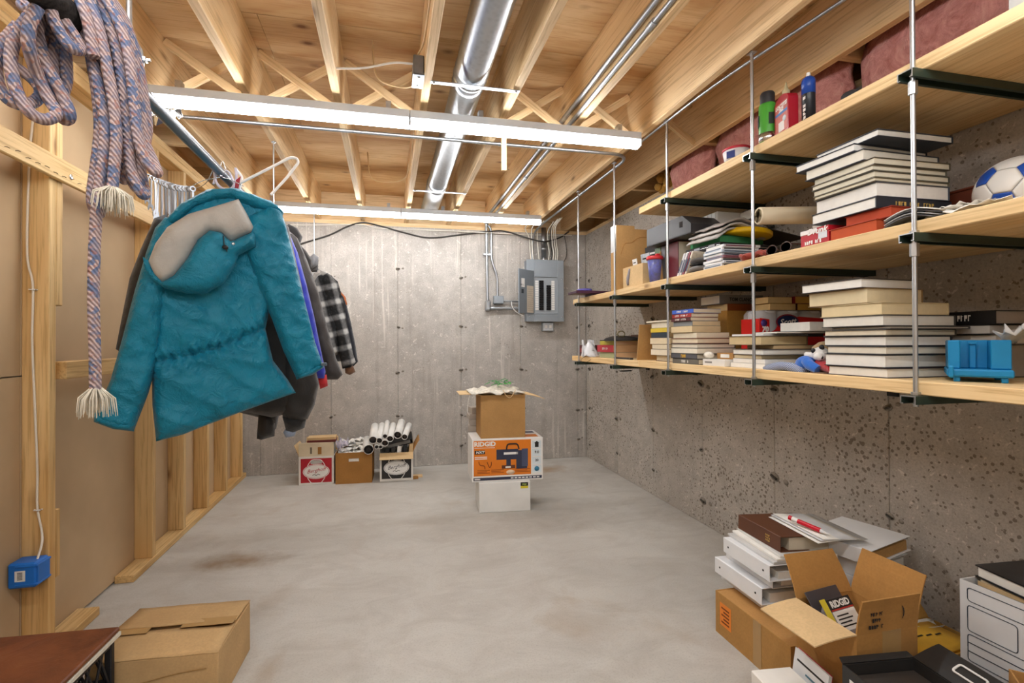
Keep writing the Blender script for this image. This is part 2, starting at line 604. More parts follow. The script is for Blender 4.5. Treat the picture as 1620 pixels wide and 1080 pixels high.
PINE = wood('pine_joist', '#f0d5aa', '#d9b27c')
STUD = wood('pine_stud', '#e6c48c', '#cb9d5e')
SHELF = wood('pine_shelf', '#f1d6a6', '#ddb378', knots=.9)
PLYM = plywood()
M_EMT = galv('emt', '#abafb3', .42, False)
M_GALV = galv('galvanised', '#bfc3c8', .3)
M_ZINC = galv('zinc_rod', '#bcbfc2', .38, False)
M_DARKPIPE = galv('pipe', '#8d9095', .34, False)
M_STRUT = mat('#26352c', .45, 0, .2, 12, key='strut', spec=.5)
M_BLACK = mat('#1c1c1e', .5, key='black')
M_WHITE = mat('#eceae6', .5, var=.04, key='white')
M_CREAM = mat('#e6dcc6', .7, var=.08, key='pages')
M_STEEL = galv('steel', '#dfe1e4', .22, False)
CARD = cardboard('#b98a52')
CARD2 = cardboard('#c59a62')
CARD3 = cardboard('#a9783f')
CARDL = cardboard('#d9b98a')

# ------------------------------------------------------------------ the setting
XR, YB, XL, XD = 2.009, 4.749, -1.250, -1.339      # right wall, back wall, stud face, back of drywall
ZJ, ZS, ZW = 2.349, 2.635, 2.308                   # joist bottom, subfloor, wall top
YN = -2.6                                          # end of the room behind the camera
M_CB = concrete('back', '#b0a9a1', '#c8c2bb', .55, .5, 34)
M_CR = concrete('right', '#b3aba1', '#c6bfb6', .92, 0, 44)


def plank(name, x0, x1, y0, y1, z0, z1, m, parent=None, ch=.003):
    d = (x1 - x0, y1 - y0, z1 - z0)
    k = d.index(max(d))
    b = MB()
    if k == 0: l, w, t, rot = d[0], d[1], d[2], (0, 0, 0)
    elif k == 1: l, w, t, rot = d[1], d[0], d[2], (0, 0, PI / 2)
    else: l, w, t, rot = d[2], d[1], d[0], (0, -PI / 2, 0)
    b.box(-l / 2, l / 2, -w / 2, w / 2, -t / 2, t / 2, ch=ch)
    return b.build(name, m, parent, ((x0 + x1) / 2, (y0 + y1) / 2, (z0 + z1) / 2), rot)


floor = struct(MB().box(-1.6, 2.3, YN, 5.0, -.12, 0).build('floor', concrete_floor()), 'bare grey concrete slab floor with brown stains', 'floor')

# back wall: poured concrete with the print of 61 cm form panels
wall_back = struct(MB().box(-1.6, 2.3, YB + .006, YB + .2, 0, ZW).build('wall_back', M_CB), 'poured concrete wall at the back with vertical form seams', 'wall')
seams = [-.526 - 1.22 - .05, -.526 - .61, -.526, .084, .694, 1.304, 1.914]
edges = [-1.6] + seams[1:] + [XR]
for a, b in zip(edges[:-1], edges[1:]):
    MB().box(a + .0015, b - .0015, YB, YB + .03, 0, ZW, ch=.0035).build('concrete_panel', M_CB, wall_back)
# right wall
wall_right = struct(MB().box(XR + .006, XR + .2, YN, 5.0, 0, ZW).build('wall_right', M_CR), 'pitted poured concrete wall behind the hanging shelves', 'wall')
redges = [YN] + [2.221 + .61 * k for k in range(-7, 5)] + [YB]
for a, b in zip(redges[:-1], redges[1:]):
    MB().box(XR, XR + .03, a + .0015, b - .0015, 0, ZW, ch=.0035).build('concrete_panel', M_CR, wall_right)
# form ties and spalls
M_TIE = mat('#4d4943', .7, .4, key='tie')
b = MB()
b.sphere((0, 0, 0), .022, 9, 6, 1, (1, .25, .7)); b.tube([(-.012, -.004, 0), (.02, -.012, .002)], .005, 6, 0)
b.sphere((.05, 0, .006), .012, 8, 5, 1, (1, .3, .8))
M_SPALL = mat('#8b8379', .9, var=.3, vs_=60, bump=.4, key='spall')
tie = b.build('form_tie', [M_TIE, M_SPALL], wall_back, (.084, YB - .001, 1.9))
zrow = (1.83, 1.36, .92, .49, .17)
first = True
for x in (-.526, .084, .694, 1.304, 1.914):
    for z in zrow:
        if x == .084 and z == 1.83: continue
        share(tie, 'form_tie', wall_back, (x + random.uniform(-.006, .006), YB - .001, z + random.uniform(-.02, .02)), (0, random.uniform(-.5, .5), 0), (random.uniform(.7, 1.1),) * 3)
for y in redges[5:-1]:
    for z in zrow:
        share(tie, 'form_tie', wall_right, (XR - .001, y + random.uniform(-.01, .01), z + random.uniform(-.03, .03)), (0, random.uniform(-.4, .4), -PI / 2), (random.uniform(.8, 1.5),) * 3)

# left wall: the back of drywall between open studs
M_DRY = mat('#c6aa86', .85, var=.06, vs_=4, bump=.06, bs=40, key='drywall_back')
M_DRYF = mat('#e8e4dc', .9, var=.03, key='drywall_face')
wall_left = struct(MB().box(XD - .10, XD - .016, YN, YB + .006, 0, ZW).build('wall_left', M_DRYF), 'open stud wall backed by brown drywall on the left', 'wall')
for (y0, y1) in ((YN, -.25), (-.25, 2.148), (2.151, 3.37), (3.373, 4.59), (4.593, YB)):
    MB().box(XD - .0155, XD, y0 + .001, y1 - .001, .012, 1.074, ch=.001).build('drywall_sheet', M_DRY, wall_left)
    MB().box(XD - .0155, XD, y0 + .001, y1 - .001, 1.0795, 2.30, ch=.001).build('drywall_sheet', M_DRY, wall_left)
for y in (2.153, 2.975, 3.381, 3.787, 4.193, 4.599):
    plank('stud', XD, XL, y, y + .038, .038, 2.27, STUD, wall_left)
for y in (1.747, 1.34, .93):
    plank('stud', XD, XL, y, y + .038, .038, 2.27, STUD, wall_left)
plank('stud', XD, XL, 2.193, 2.230, 1.345, 2.27, STUD, wall_left)             # short packer beside the near stud
plank('stud', XD + .02, XL, 2.193, 2.218, .30, .56, STUD, wall_left)
plank('stud', XD, XL, 3.015, 3.052, 1.3, 2.27, STUD, wall_left)
plank('sole_plate', XD + .002, XL, .6, 2.484, 0.0, .038, STUD, wall_left)
plank('sole_plate', XD + .002, XL, 2.779, YB - .002, 0.0, .038, STUD, wall_left)
plank('top_plate', XD - .01, XL, -2.0, YB - .002, 2.27, 2.308, STUD, wall_left)
plank('top_plate', XD - .01, XL, -2.0, YB - .002, 2.309, 2.347, STUD, wall_left)
plank('ledger_board', XL + .001, XL + .020, .9, 2.975, 1.826, 1.912, STUD, wall_left)   # nailed to the stud faces
plank('blocking', XL - .03, XL + .012, 2.231, 2.974, 1.058, 1.128, STUD, wall_left)
b = MB()
b.tube([(0, 0, 0), (.0005, .011, .0035), (.0005, .022, .003)], .0011, 5)
scr = b.build('pencil_nick', mat('#6b5138', .8, key='nick'), wall_left, (XL + .0205, 1.90, 1.845))
for k in range(1, 12):
    share(scr, 'pencil_nick', wall_left, (XL + .0205, 1.90 + .048 * k, 1.846 + .004 * math.sin(k * 2)), (.15 * math.sin(k), 0, 0), (1, 1.1, 1))
b = MB(); b.lathe([(.011, 0), (.011, .002), (.005, .003), (0, .003)], 14, M=Matrix.Rotation(PI / 2, 4, 'Y'))
b.build('washer', M_STEEL, wall_left, (XL + .0205, 2.242, 1.858))

# room behind the camera
struct(MB().box(-1.6, 2.3, YN - .1, YN, 0, 2.65).build('wall_near', M_DRYF), 'plain drywall behind the camera', 'wall')

# ceiling: plywood subfloor on 2x12 joists
ceiling = struct(MB().box(-1.8, 2.4, YN, 5.0, ZS + .019, ZS + .05).build('ceiling', PLYM), 'open ceiling of joists under plywood subfloor', 'ceiling')
ys = [-2.6, -1.37, -.15, 1.07, 2.29, 3.51, 4.96]
for i, (a, c) in enumerate(zip(ys[:-1], ys[1:])):
    off = -1.8 + (.0 if i % 2 else -1.2)
    x = off
    while x < 2.4:
        x0, x1 = max(x, -1.8), min(x + 2.44, 2.4)
        if x1 - x0 > .05:
            MB().box(-(x1 - x0) / 2 + .001, (x1 - x0) / 2 - .001, -(c - a) / 2 + .0015, (c - a) / 2 - .0015, 0, .018).build('plywood_sheet', PLYM, ceiling, ((x0 + x1) / 2, (a + c) / 2, ZS))
        x += 2.44
JX = [-.2552 + .406 * k for k in range(-3, 6)]
for x in JX:
    plank('joist', x, x + .038, YN, 4.86, ZJ, ZS - .0005, PINE, ceiling)
plank('sill_plate', -1.6, 2.3, YB + .012, YB + .15, ZW, ZW + .038, PINE, ceiling)
plank('rim_joist', -1.6, 2.3, 4.862, 4.90, ZJ, ZS - .001, PINE, ceiling)
plank('sill_plate', XR + .012, XR + .15, YN, YB + .011, ZW, ZW + .038, PINE, ceiling)
plank('rim_joist', XR + .15, XR + .188, YN, 4.86, ZJ, ZS - .001, PINE, ceiling)
M_OSB = mat('#a5793f', .8, var=.5, vs_=38, bump=.3, key='osb')
# blocks in the bay beside the right wall and beyond the left wall
for y in (-.3, .7, 1.65, 2.55, 3.45, 4.3):
    plank('blocking', 1.8135, XR + .149, y, y + .038, ZJ + .03, ZS - .001, PINE, ceiling)
for y in (2.36, 3.17, 3.98, 4.5):
    plank('blocking', -1.434, -1.0675, y, y + .038, ZJ + .01, ZJ + .15, PINE, ceiling)
# cross bridging
def bridge(xa, xb, y):
    for k, (z0, z1) in enumerate(((ZS - .02, ZJ + .02), (ZJ + .02, ZS - .02))):
        p0, p1 = Vector((xa, y + k * .025, z0)), Vector((xb, y + k * .025, z1))
        d = p1 - p0; L = d.length
        b = MB(); b.box(-L / 2, L / 2, -.010, .010, -.019, .019, ch=.002)
        o = b.build('bridging', PINE, ceiling, (p0 + p1) / 2)
        o.rotation_euler = (0, -math.atan2(d.z, d.x), 0)
for y in (2.56,):
    for i in range(len(JX) - 1):
        if i in (4,): continue           # the duct runs here
        bridge(JX[i] + .04, JX[i + 1] - .002, y)
# pink insulation in the right-hand bay
t = NT('insulation')
co = t.coords()
t.bump(t.noise(co, 26, 6, .7, 1.5), .9, .02)
M_INS = t.out(t.ramp(t.noise(co, 14, 6, .7, 1.2), [(.3, lin('#c27a72')), (.55, lin('#e2a199')), (.75, lin('#f0bcb0'))]), .95, 0, .1)
def batt(y0, y1):
    n, m = 10, 7
    g = []
    for i in range(n + 1):
        row = []
        y = y0 + (y1 - y0) * i / n
        for j in range(m + 1):
            a = j / m
            k = a * 5
            q = [(-.016, 2.19), (-.06, 2.25), (-.085, 2.33), (-.07, 2.42), (.0, 2.53), (.09, 2.62)]
            i0 = min(4, int(k)); f0 = k - i0
            x = XR + q[i0][0] * (1 - f0) + q[i0 + 1][0] * f0 + .03
            z = q[i0][1] * (1 - f0) + q[i0 + 1][1] * f0
            e = math.sin(PI * i / n) ** .3
            nn = noise.noise(Vector((y * 9, z * 11, 3)))
            row.append((min(x - .05 * e + .03 * nn, XR - .045 if z < ZW + .01 else 9), y, min(z + .015 * nn, ZS - .002)))
        g.append(row)
    MB().sheet(g, .04).build('insulation_batt', M_INS, ceiling)
for y0, y1 in ((-.25, .68), (.75, 1.63), (1.70, 2.53), (2.60, 3.0)):
    batt(y0, y1)
b = MB()
for k in range(16):
    b.sphere((XR - .02 + random.uniform(-.03, .05), 3.2 + random.uniform(-.16, .12), ZW + .05 + random.uniform(-.03, .06)), random.uniform(.018, .04), 9, 6)
b.build('spray_foam', mat('#b98b3f', .8, var=.35, vs_=40, bump=.5, key='foam'), ceiling)


# ------------------------------------------------------------------ LED strip lights
M_HOUS = mat('#d3d7dc', .4, .0, .03, key='housing')
M_LED = emit('led_diffuser', (.97, .985, 1, 1), STRIP_POWER)
def strip_light(y, label, xe=1.321):
    t = thing('strip_light', label, 'light', (xe - 1.22, y, 2.235), 0, 'LED strip lights under the joists')
    for k in (0, 1):
        x0 = (k - 1) * 1.22 + .001; x1 = x0 + 1.218
        MB().box(x0, x1, -.033, .033, .038, .078, ch=.003).build('housing', M_HOUS, t)
        d = MB()
        n = 8
        prof = [(-.031, .037)] + [(-.031 + .062 * i / n, .012 - .012 * math.sin(PI * i / n)) for i in range(n + 1)] + [(.031, .037)]
        prof = [(a, z) for a, z in prof]
        d.prism(prof, x0 + .006, x1 - .006, M=Matrix(((0, 0, 1, 0), (1, 0, 0, 0), (0, 1, 0, 0), (0, 0, 0, 1))))
        d.build('diffuser', M_LED, t)
        MB().box(x0, x0 + .0055, -.0325, .0325, .006, .0375, ch=.001).build('end_cap', M_HOUS, t)
        MB().box(x1 - .0055, x1, -.0325, .0325, .006, .0375, ch=.001).build('end_cap', M_HOUS, t)
    for x in (-1.0, -.1, .35, 1.1):
        MB().box(x - .012, x + .012, -.02, .02, .0785, .1145).build('mounting_clip', M_GALV, t)
    return t
strip_light(2.389, 'nearer white LED strip light running across under the joists')
strip_light(4.134, 'farther white LED strip light close to the back wall')
strip_light(.644, 'added white LED strip light overhead, out of view, for fill light')  # unseen fixture, added to brighten the near part of the room
strip_light(-1.10, 'added white LED strip light behind the camera for frontal fill')  # second added fixture out of view, fills jacket, boxes and shelf fronts

# ------------------------------------------------------------------ duct, conduits, cables under the joists
def arc(pts, r=.05, n=6):
    """polyline with rounded corners"""
    P = [Vector(p) for p in pts]
    out = [P[0]]
    for i in range(1, len(P) - 1):
        a, b, c = P[i - 1], P[i], P[i + 1]
        d1, d2 = (a - b), (c - b)
        k = min(r, d1.length * .49, d2.length * .49)
        p, q = b + d1.normalized() * k, b + d2.normalized() * k
        for j in range(n + 1):
            t = j / n
            out.append(p * (1 - t) ** 2 + b * 2 * t * (1 - t) + q * t ** 2)
    out.append(P[-1])
    return out


def smooth(pts, n=8):
    """Catmull-Rom through points"""
    P = [Vector(p) for p in pts]
    P = [P[0] * 2 - P[1]] + P + [P[-1] * 2 - P[-2]]
    out = []
    for i in range(1, len(P) - 2):
        a, b, c, d = P[i - 1:i + 3]
        for j in range(n):
            t = j / n
            out.append(.5 * ((2 * b) + (c - a) * t + (2 * a - 5 * b + 4 * c - d) * t * t + (3 * b - a - 3 * c + d) * t ** 3))
    out.append(P[-2])
    return out


DX, DZ, DR = .372, 2.432, .077
duct = thing('round_duct', 'shiny round galvanised duct running between the joists', 'duct', (DX, 0, DZ))
cuts = [-2.2, -.8, .7, 2.22, 3.78, 4.60]
for i, (a, c) in enumerate(zip(cuts[:-1], cuts[1:])):
    r0 = DR - .002 * (i % 2)
    prof = [(r0, 0), (r0, .05), (r0 + .003, .055), (r0, .06), (r0, c - a - .07), (r0 + .003, c - a - .065), (r0, c - a - .06), (r0 + .001, c - a)]
    MB().lathe(prof, 40, M=Matrix.Translation((0, a, 0)) @ Matrix.Rotation(-PI / 2, 4, 'X')).build('duct_section', galv('duct', '#c3c7cc', .34, True), duct)
    b = MB(); b.lathe([(DR + .002, -.012), (DR + .004, 0), (DR + .002, .012)], 40, M=Matrix.Translation((0, c - .005, 0)) @ Matrix.Rotation(-PI / 2, 4, 'X'))
    b.build('joint_band', M_GALV, duct)
for y in (2.145, 3.71, .4):
    st = thing('hanger_strap', 'flat grey metal strap carrying the duct, %s' % {2.145: 'the one in front of the nearer light', 3.71: 'the one close to the farther light', .4: 'the one overhead'}[y], 'strap', (DX, y, 2.341), 0, 'duct straps')
    MB().box(-.19, .215, -.012, .012, 0, .004, ch=.001).build('strip', M_GALV, st)
    for x in (-.175, .2): MB().lathe([(.006, -.004), (.007, 0), (.004, .0)], 8, M=Matrix.Translation((x, 0, 0))).build('screw', M_STEEL, st)

t = thing('steel_conduit', 'upper of two steel conduits strapped along the joist, ending in an elbow', 'conduit', (.945, 0, 2.425))
MB().tube(arc([(0, -2.2, 0), (0, YB - .03, 0), (.012, YB - .03, -.83)], .10), .0135, 12).build('pipe', M_EMT, t)
for y in (1.2, 2.9): MB().tube([(0, y, 0), (0, y + .05, 0)], .0165, 12).build('coupling', M_EMT, t)
MB().box(-.012, .040, YB - .052, YB - .003, -.92, -.815, ch=.012).build('elbow_fitting', M_EMT, t)
MB().tube([(.04, YB - .03, -.895), (.40, YB - .03, -.895)], .0135, 12).build('pipe', M_EMT, t)
MB().tube([(.045, YB - .03, -.895), (.075, YB - .03, -.895)], .0175, 12).build('coupling', M_EMT, t)
MB().box(-.03, .05, YB - .046, YB - .016, -.37, -.355).build('pipe_strap', M_EMT, t)

t = thing('steel_conduit', 'lower of two steel conduits, dropping to the small grey box', 'conduit', (.952, 0, 2.366))
MB().tube(arc([(0, -2.2, 0), (0, YB - .03, 0), (.045, YB - .03, -.05), (.045, YB - .03, -.36), (.105, YB - .03, -.52), (.105, YB - .03, -.715)], .06), .011, 12).build('pipe', M_EMT, t)
for y in (1.6, 3.3): MB().tube([(0, y, 0), (0, y + .045, 0)], .014, 12).build('coupling', M_EMT, t)
t = thing('junction_box', 'small grey steel box between the conduit elbow and the breaker panel', 'junction box', (1.065, YB - .03, 1.575))
MB().box(-.05, .05, -.03, .028, 0, .078, ch=.004).build('body', mat('#8f969c', .45, .3, key='greybox'), t)
MB().box(-.046, .046, -.033, -.0305, .004, .074, ch=.001).build('cover', mat('#9aa1a7', .45, .3, key='greycov'), t)
MB().tube([(.05, 0, .03), (.24, 0, .025)], .008, 10).build('nipple', M_EMT, t)
MB().tube(smooth([(.13, -.015, .025), (.14, -.03, -.04), (.19, -.035, -.09), (.25, -.04, -.12)]), .0035, 6).build('cable', M_WHITE, t)

t = thing('steel_conduit', 'thin steel conduit crossing under the joists and bending back to the breaker panel', 'conduit', (0, 0, 0))
MB().tube(arc([(-1.03, 2.72, 2.336), (1.452, 2.72, 2.336), (1.452, 4.45, 2.336), (1.425, 4.71, 2.30), (1.415, 4.71, 2.02)], .14, 8), .0095, 12).build('pipe', M_EMT, t)
MB().tube([(.62, 2.72, 2.336), (.66, 2.72, 2.336)], .0125, 12).build('coupling', M_EMT, t)
t = thing('steel_conduit', 'thin grey conduit along the joist above the shelf rods', 'conduit', (0, 0, 0))
MB().tube(arc([(1.62, -.5, 2.34), (1.50, 1.32, 2.34), (1.418, 1.9, 2.342), (1.418, 2.56, 2.342)], .3), .0065, 10).build('pipe', M_EMT, t)

# ceiling junction box and cables
t = thing('junction_box', 'grey steel junction box fixed to the joist above the nearer light', 'junction box', (.1275, 2.14, 2.338))
MB().box(-.023, .023, -.055, .055, 0, .085, ch=.004).build('body', galv('jbox', '#8b8f94', .4), t)
MB().box(-.025, .025, -.058, .058, -.003, -.0005, ch=.001).build('cover', galv('jbox', '#8b8f94', .4), t)
for y in (-.035, .035): MB().lathe([(0, -.006), (.005, -.0055), (.006, -.003)], 8, M=Matrix.Translation((0, y, 0))).build('screw', M_STEEL, t)
MB().box(-.0235, .0235, .0555, .075, .01, .06, ch=.003).build('clamp', M_STEEL, t)
M_NM = mat('#e2ddd2', .5, var=.05, key='cable')
M_NMY = mat('#d8b98a', .55, var=.08, key='cable_tan')
M_CBLK = mat('#3a3734', .5, key='cable_dark')
def cable(label, pts, r, m, name='cable', smoothn=8):
    o = MB().tube(smooth(pts, smoothn), r, 8).build(name, m)
    tag(o, label, 'cable')
    return o
cable('white cable looping from the ceiling junction box to the next joist', [(.104, 2.12, 2.40), (.02, 2.13, 2.40), (-.10, 2.15, 2.375), (-.2165, 2.17, 2.37)], .0045, M_NM)
cable('tan cable running up from the ceiling junction box along the joist', [(.125, 2.09, 2.424), (.146, 1.98, 2.44), (.1455, 1.5, 2.43), (.146, .6, 2.45), (.146, -1, 2.44)], .0042, M_NMY)
cable('tan cable drooping from the junction box over the nearer light', [(.12, 2.216, 2.36), (.07, 2.27, 2.37), (-.02, 2.28, 2.39), (-.06, 2.30, 2.45), (-.07, 2.32, 2.60)], .004, M_NMY)
cable('tan cable hanging under the joist near the farther light', [(.146, 2.7, 2.45), (.1455, 3.2, 2.42), (.12, 3.5, 2.37), (.02, 3.6, 2.36), (-.12, 3.66, 2.40), (-.15, 3.7, 2.60)], .004, M_NMY)
# stick under the joist
t = thing('wooden_stick', 'short wooden stick hanging below the joists beyond the nearer light', 'stick', (.612, 2.56, 2.125))
MB().box(-.013, .013, -.009, .009, 0, .26, ch=.001).build('slat', PINE, t)
MB().tube([(.013, 0, .012), (.035, .02, .014)], .0015, 5).build('nail', M_STEEL, t)

# cables along the top of the back wall
W = lambda px, py, y=YB - .012: at(px, py, Y=y)
cable('dark cable draped along the top of the back wall', [W(420, 412), W(470, 388), W(520, 372), W(550, 358), W(574, 352), W(600, 357), W(640, 368), W(680, 376), W(730, 371), W(775, 366, YB - .052), W(800, 366), W(840, 378, YB - .09), W(862, 382, YB - .09), W(885, 376), W(900, 366)], .0075, M_CBLK)
cable('thin pale cable stapled along the top edge of the back wall', [W(428, 355), W(500, 356), W(570, 355), W(600, 361), W(680, 364), W(770, 368, YB - .052), W(830, 371), W(905, 372)], .0045, M_NM)
cable('thin dark wire looping down beside the breaker panel', [W(893, 372), W(896, 392), W(896, 405), W(890, 417)], .003, M_CBLK)

# ------------------------------------------------------------------ breaker panel
PX0, PX1, PZ0, PZ1 = 1.338, 1.728, 1.398, 2.018
M_PAN = mat('#9aa2a9', .42, .15, .04, key='panel')
M_PAN2 = mat('#7f878f', .45, .15, .04, key='panel2')
pan = thing('breaker_panel', 'grey electrical breaker panel with open door and black breakers', 'electrical panel', ((PX0 + PX1) / 2, YB, PZ0))
hw, ph = (PX1 - PX0) / 2, PZ1 - PZ0
MB().box(-hw + .006, hw - .006, -.092, -.001, .006, ph - .006).build('body', M_PAN2, pan)
fr = MB()
fr.box(-hw, -.118, -.104, -.0925, 0, ph, ch=.003); fr.box(.128, hw, -.104, -.0925, 0, ph, ch=.003)
fr.box(-.1185, .1285, -.104, -.0925, .445, ph, ch=.003); fr.box(-.1185, .1285, -.104, -.0925, 0, .085, ch=.003)
fr.build('cover', M_PAN, pan)
MB().box(-.118, .128, -.096, -.0922, .085, .445).build('dead_front', mat('#a2a9af', .42, .1, .04, key='deadfront'), pan)
rim = MB()
rim.tube(arc([(-.12, -.1045, .08), (-.12, -.1045, .45), (.13, -.1045, .45), (.13, -.1045, .08), (-.12, -.1045, .0801)], .02, 4), .004, 6)
rim.build('cover_rim', M_PAN, pan)
dm = Matrix.Translation((-.124, -.106, 0)) @ Matrix.Rotation(PI + .62, 4, 'Z')
MB().box(0, .235, -.007, .006, .075, .505, ch=.003, M=dm).build('door', M_PAN2, pan)
door = pan.children[-1]
MB().box(.012, .115, .0062, .0072, .085, .35, M=dm).build('schedule_label', mat('#cbbfae', .7, var=.1, key='label'), door)
for k in range(11):
    MB().box(.02, .105, .0073, .0077, .105 + k * .021, .107 + k * .021, M=dm).build('label_line', mat('#8a7f72', .8, key='lblline'), door)
MB().box(.15, .20, .0062, .0072, .33, .415, M=dm).build('sticker', M_WHITE, door)
MB().box(.165, .20, .0062, .0072, .27, .31, M=dm).build('sticker', mat('#3a3f46', .6, key='stk'), door)
MB().box(.16, .21, .0062, .0072, .345, .36, M=dm).build('sticker', mat('#3a3f46', .6, key='stk'), door)
brk = MB(); brk.box(-.022, .022, -.012, 0, -.0105, .0105, ch=.0015); brk.box(-.004, .010, -.019, -.011, -.005, .005, ch=.001)
b0 = brk.build('breaker', mat('#17171a', .4, key='brk'), pan, (-.042, -.0965, .40))
hl = MB(); hl.box(-.004, .006, -.0195, -.0112, -.004, .004)
for k in range(13):
    for cx in (-.042, .034):
        z = .40 - k * .0228
        if k == 0 and cx < 0: continue
        if cx > 0 and k < 2: continue
        share(b0, 'breaker', pan, (cx, -.0965, z))
for cx in (-.088, .082):
    for k in range(13):
        MB().box(cx - .0165, cx + .0165, -.0975, -.0962, .391 - k * .0228, .410 - k * .0228).build('circuit_label', M_WHITE, pan)
for (x, z) in ((-.17, .05), (.175, .05), (.175, .43)): MB().sphere((x, -.104, z), .006, 8, 5).build('screw', M_STEEL, pan)

t = thing('outlet_box', 'small grey outlet box mounted under the breaker panel', 'outlet', (1.577, YB, 1.305))
MB().box(-.058, .058, -.055, -.001, 0, .088, ch=.004).build('body', M_PAN, t)
MB().box(-.052, .052, -.0585, -.0552, .006, .082, ch=.001).build('cover', mat('#c9ccd0', .4, key='outcov'), t)
for x in (-.022, .022): MB().box(x - .012, x + .012, -.0598, -.0587, .03, .06, ch=.0005).build('receptacle', M_WHITE, t)

t = thing('conduit_riser', 'fat grey conduit rising from the top of the breaker panel', 'conduit', (1.535, YB - .05, 2.019))
MB().lathe([(.026, 0), (.026, .10), (.030, .10), (.030, .13), (.026, .13), (.026, .20), (.024, .33)], 16).build('pipe', M_EMT, t)
MB().lathe([(.031, 0), (.031, .012), (.027, .014)], 16).build('locknut', M_STEEL, t)
for i, (x0, x1, y1, col, nm) in enumerate(((1.40, 1.33, 4.62, M_NM, 'leftmost'), (1.425, 1.395, 4.60, M_NM, 'second'), (1.485, 1.46, 4.60, M_NM, 'third'),
                               (1.585, 1.55, 4.55, M_NM, 'fourth'), (1.612, 1.56, 4.50, M_CBLK, 'dark fifth'), (1.632, 1.555, 4.45, M_NM, 'sixth'), (1.655, 1.565, 4.42, M_NM, 'seventh'), (1.675, 1.575, 4.40, M_NM, 'rightmost'))):
    y = YB - .052
    if i < 3: pts = [(x0, y, 2.02), (x0 - .01, y, 2.12), (x0 - .02, y - .005, 2.24), (x1, y1 + .04, 2.325), (x1 - .02, y1 - .2, 2.345)]
    else: pts = [(x0, y, 2.02), (x0 + .008, y, 2.10), (x0 - .01, y - .01, 2.20), (x1, y1 + .05, 2.30), (x1 - .01, y1 - .15, 2.344)]
    cable('%s pale cable in the fan of cables entering the breaker panel' % nm if i != 4 else 'dark cable in the fan of cables entering the breaker panel', pts, .0052, col)

# ------------------------------------------------------------------ hanging shelves
RX = 1.424
RY = [1.065 + .61 * k for k in range(-1, 5)]
ZT = (1.045, 1.492, 1.942)
shf = thing('hanging_shelves', 'three pine shelves hung on zinc rods and dark steel channels along the concrete wall', 'shelf', (RX, 1.065, 0))
sp = lambda x: x - RX
sy = lambda y: y - 1.065
for y in RY:
    MB().cyl((0, sy(y), 1.014), (0, sy(y), 2.36), .0062, 10).build('hanger_rod', M_ZINC, shf)
    MB().box(-.012, .012, sy(y) - .016, sy(y) + .016, 2.348, 2.352).build('rod_plate', M_ZINC, shf)
    for zi, zt in enumerate(ZT):
        if zi == 2 and y > 2.5: continue
        # C-channel
        o, w, h, tk = .028, .0205, .0205, .0028
        prof = [(-w, 0), (w, 0), (w, -h * 2 + .018), (w - .008, -h * 2 + .018), (w - .008, -h * 2 + .018 + tk), (w - tk, -h * 2 + .018 + tk), (w - tk, -tk), (-w + tk, -tk), (-w + tk, -h * 2 + .018 + tk), (-w + .008, -h * 2 + .018 + tk), (-w + .008, -h * 2 + .018), (-w, -h * 2 + .018)]
        c = MB(); c.prism(prof, -o, XR - RX - .004, M=Matrix(((0, 0, 1, 0), (1, 0, 0, sy(y)), (0, 1, 0, zt), (0, 0, 0, 1))))
        ch = c.build('channel', M_STRUT, shf)
        # bright cut end of the channel
        e = MB(); e.prism([(a * 1.0, z_) for a, z_ in prof], -o - .0006, -o - .0001, M=Matrix(((0, 0, 1, 0), (1, 0, 0, sy(y)), (0, 1, 0, zt), (0, 0, 0, 1))))
        e.build('cut_end', M_ZINC, ch)
        if zi: MB().lathe([(.011, -.026), (.011, -.062)], 6, M=Matrix.Translation((0, sy(y), zt)), sm=False).build('coupling_nut', M_ZINC, shf)
        MB().lathe([(.011, .0), (.011, .008)], 6, M=Matrix.Translation((0, sy(y), zt + .001)), sm=False).build('nut', M_ZINC, shf)
        if zi == 0:
            MB().box(XR - RX - .012, XR - RX - .002, sy(y) - .022 - (.09 if y < 2 else 0), sy(y) + .022 - (.09 if y < 2 else 0), zt - .075, zt - .0225, ch=.001).build('wall_bracket', M_BLACK, shf)
YE = (3.685, 3.655, 2.605)
for zi, zt in enumerate(ZT):
    cutsy = {0: (-.35, 2.62, YE[0]), 1: (-.35, 2.55, YE[1]), 2: (-.35, YE[2])}[zi]
    for j, (xa, xb) in enumerate(((1.437, 1.716), (1.719, 1.996))):
        for a, c in zip(cutsy[:-1], cutsy[1:]):
            plank('shelf_board', sp(xa), sp(xb), sy(a) + .0008, sy(c) - .0008, zt + .0008, zt + .0385, SHELF, shf, .0025)
Z0, Z1, Z2 = (z + .0388 for z in ZT)

# flat bracket dangling under the far end of the lowest shelf
t = thing('angle_bracket', 'loose black flat bracket under the far end of the lowest shelf', 'bracket', (1.40, 2.90, 1.012))
MB().box(-.012, .07, -.11, -.085, -.004, .004, ch=.001, M=Matrix.Rotation(.3, 4, 'Z')).build('plate', M_BLACK, t)
MB().lathe([(.006, .0045), (.006, .006)], 8, M=Matrix.Translation((.03, -.09, 0))).build('bolt', M_STEEL, t)

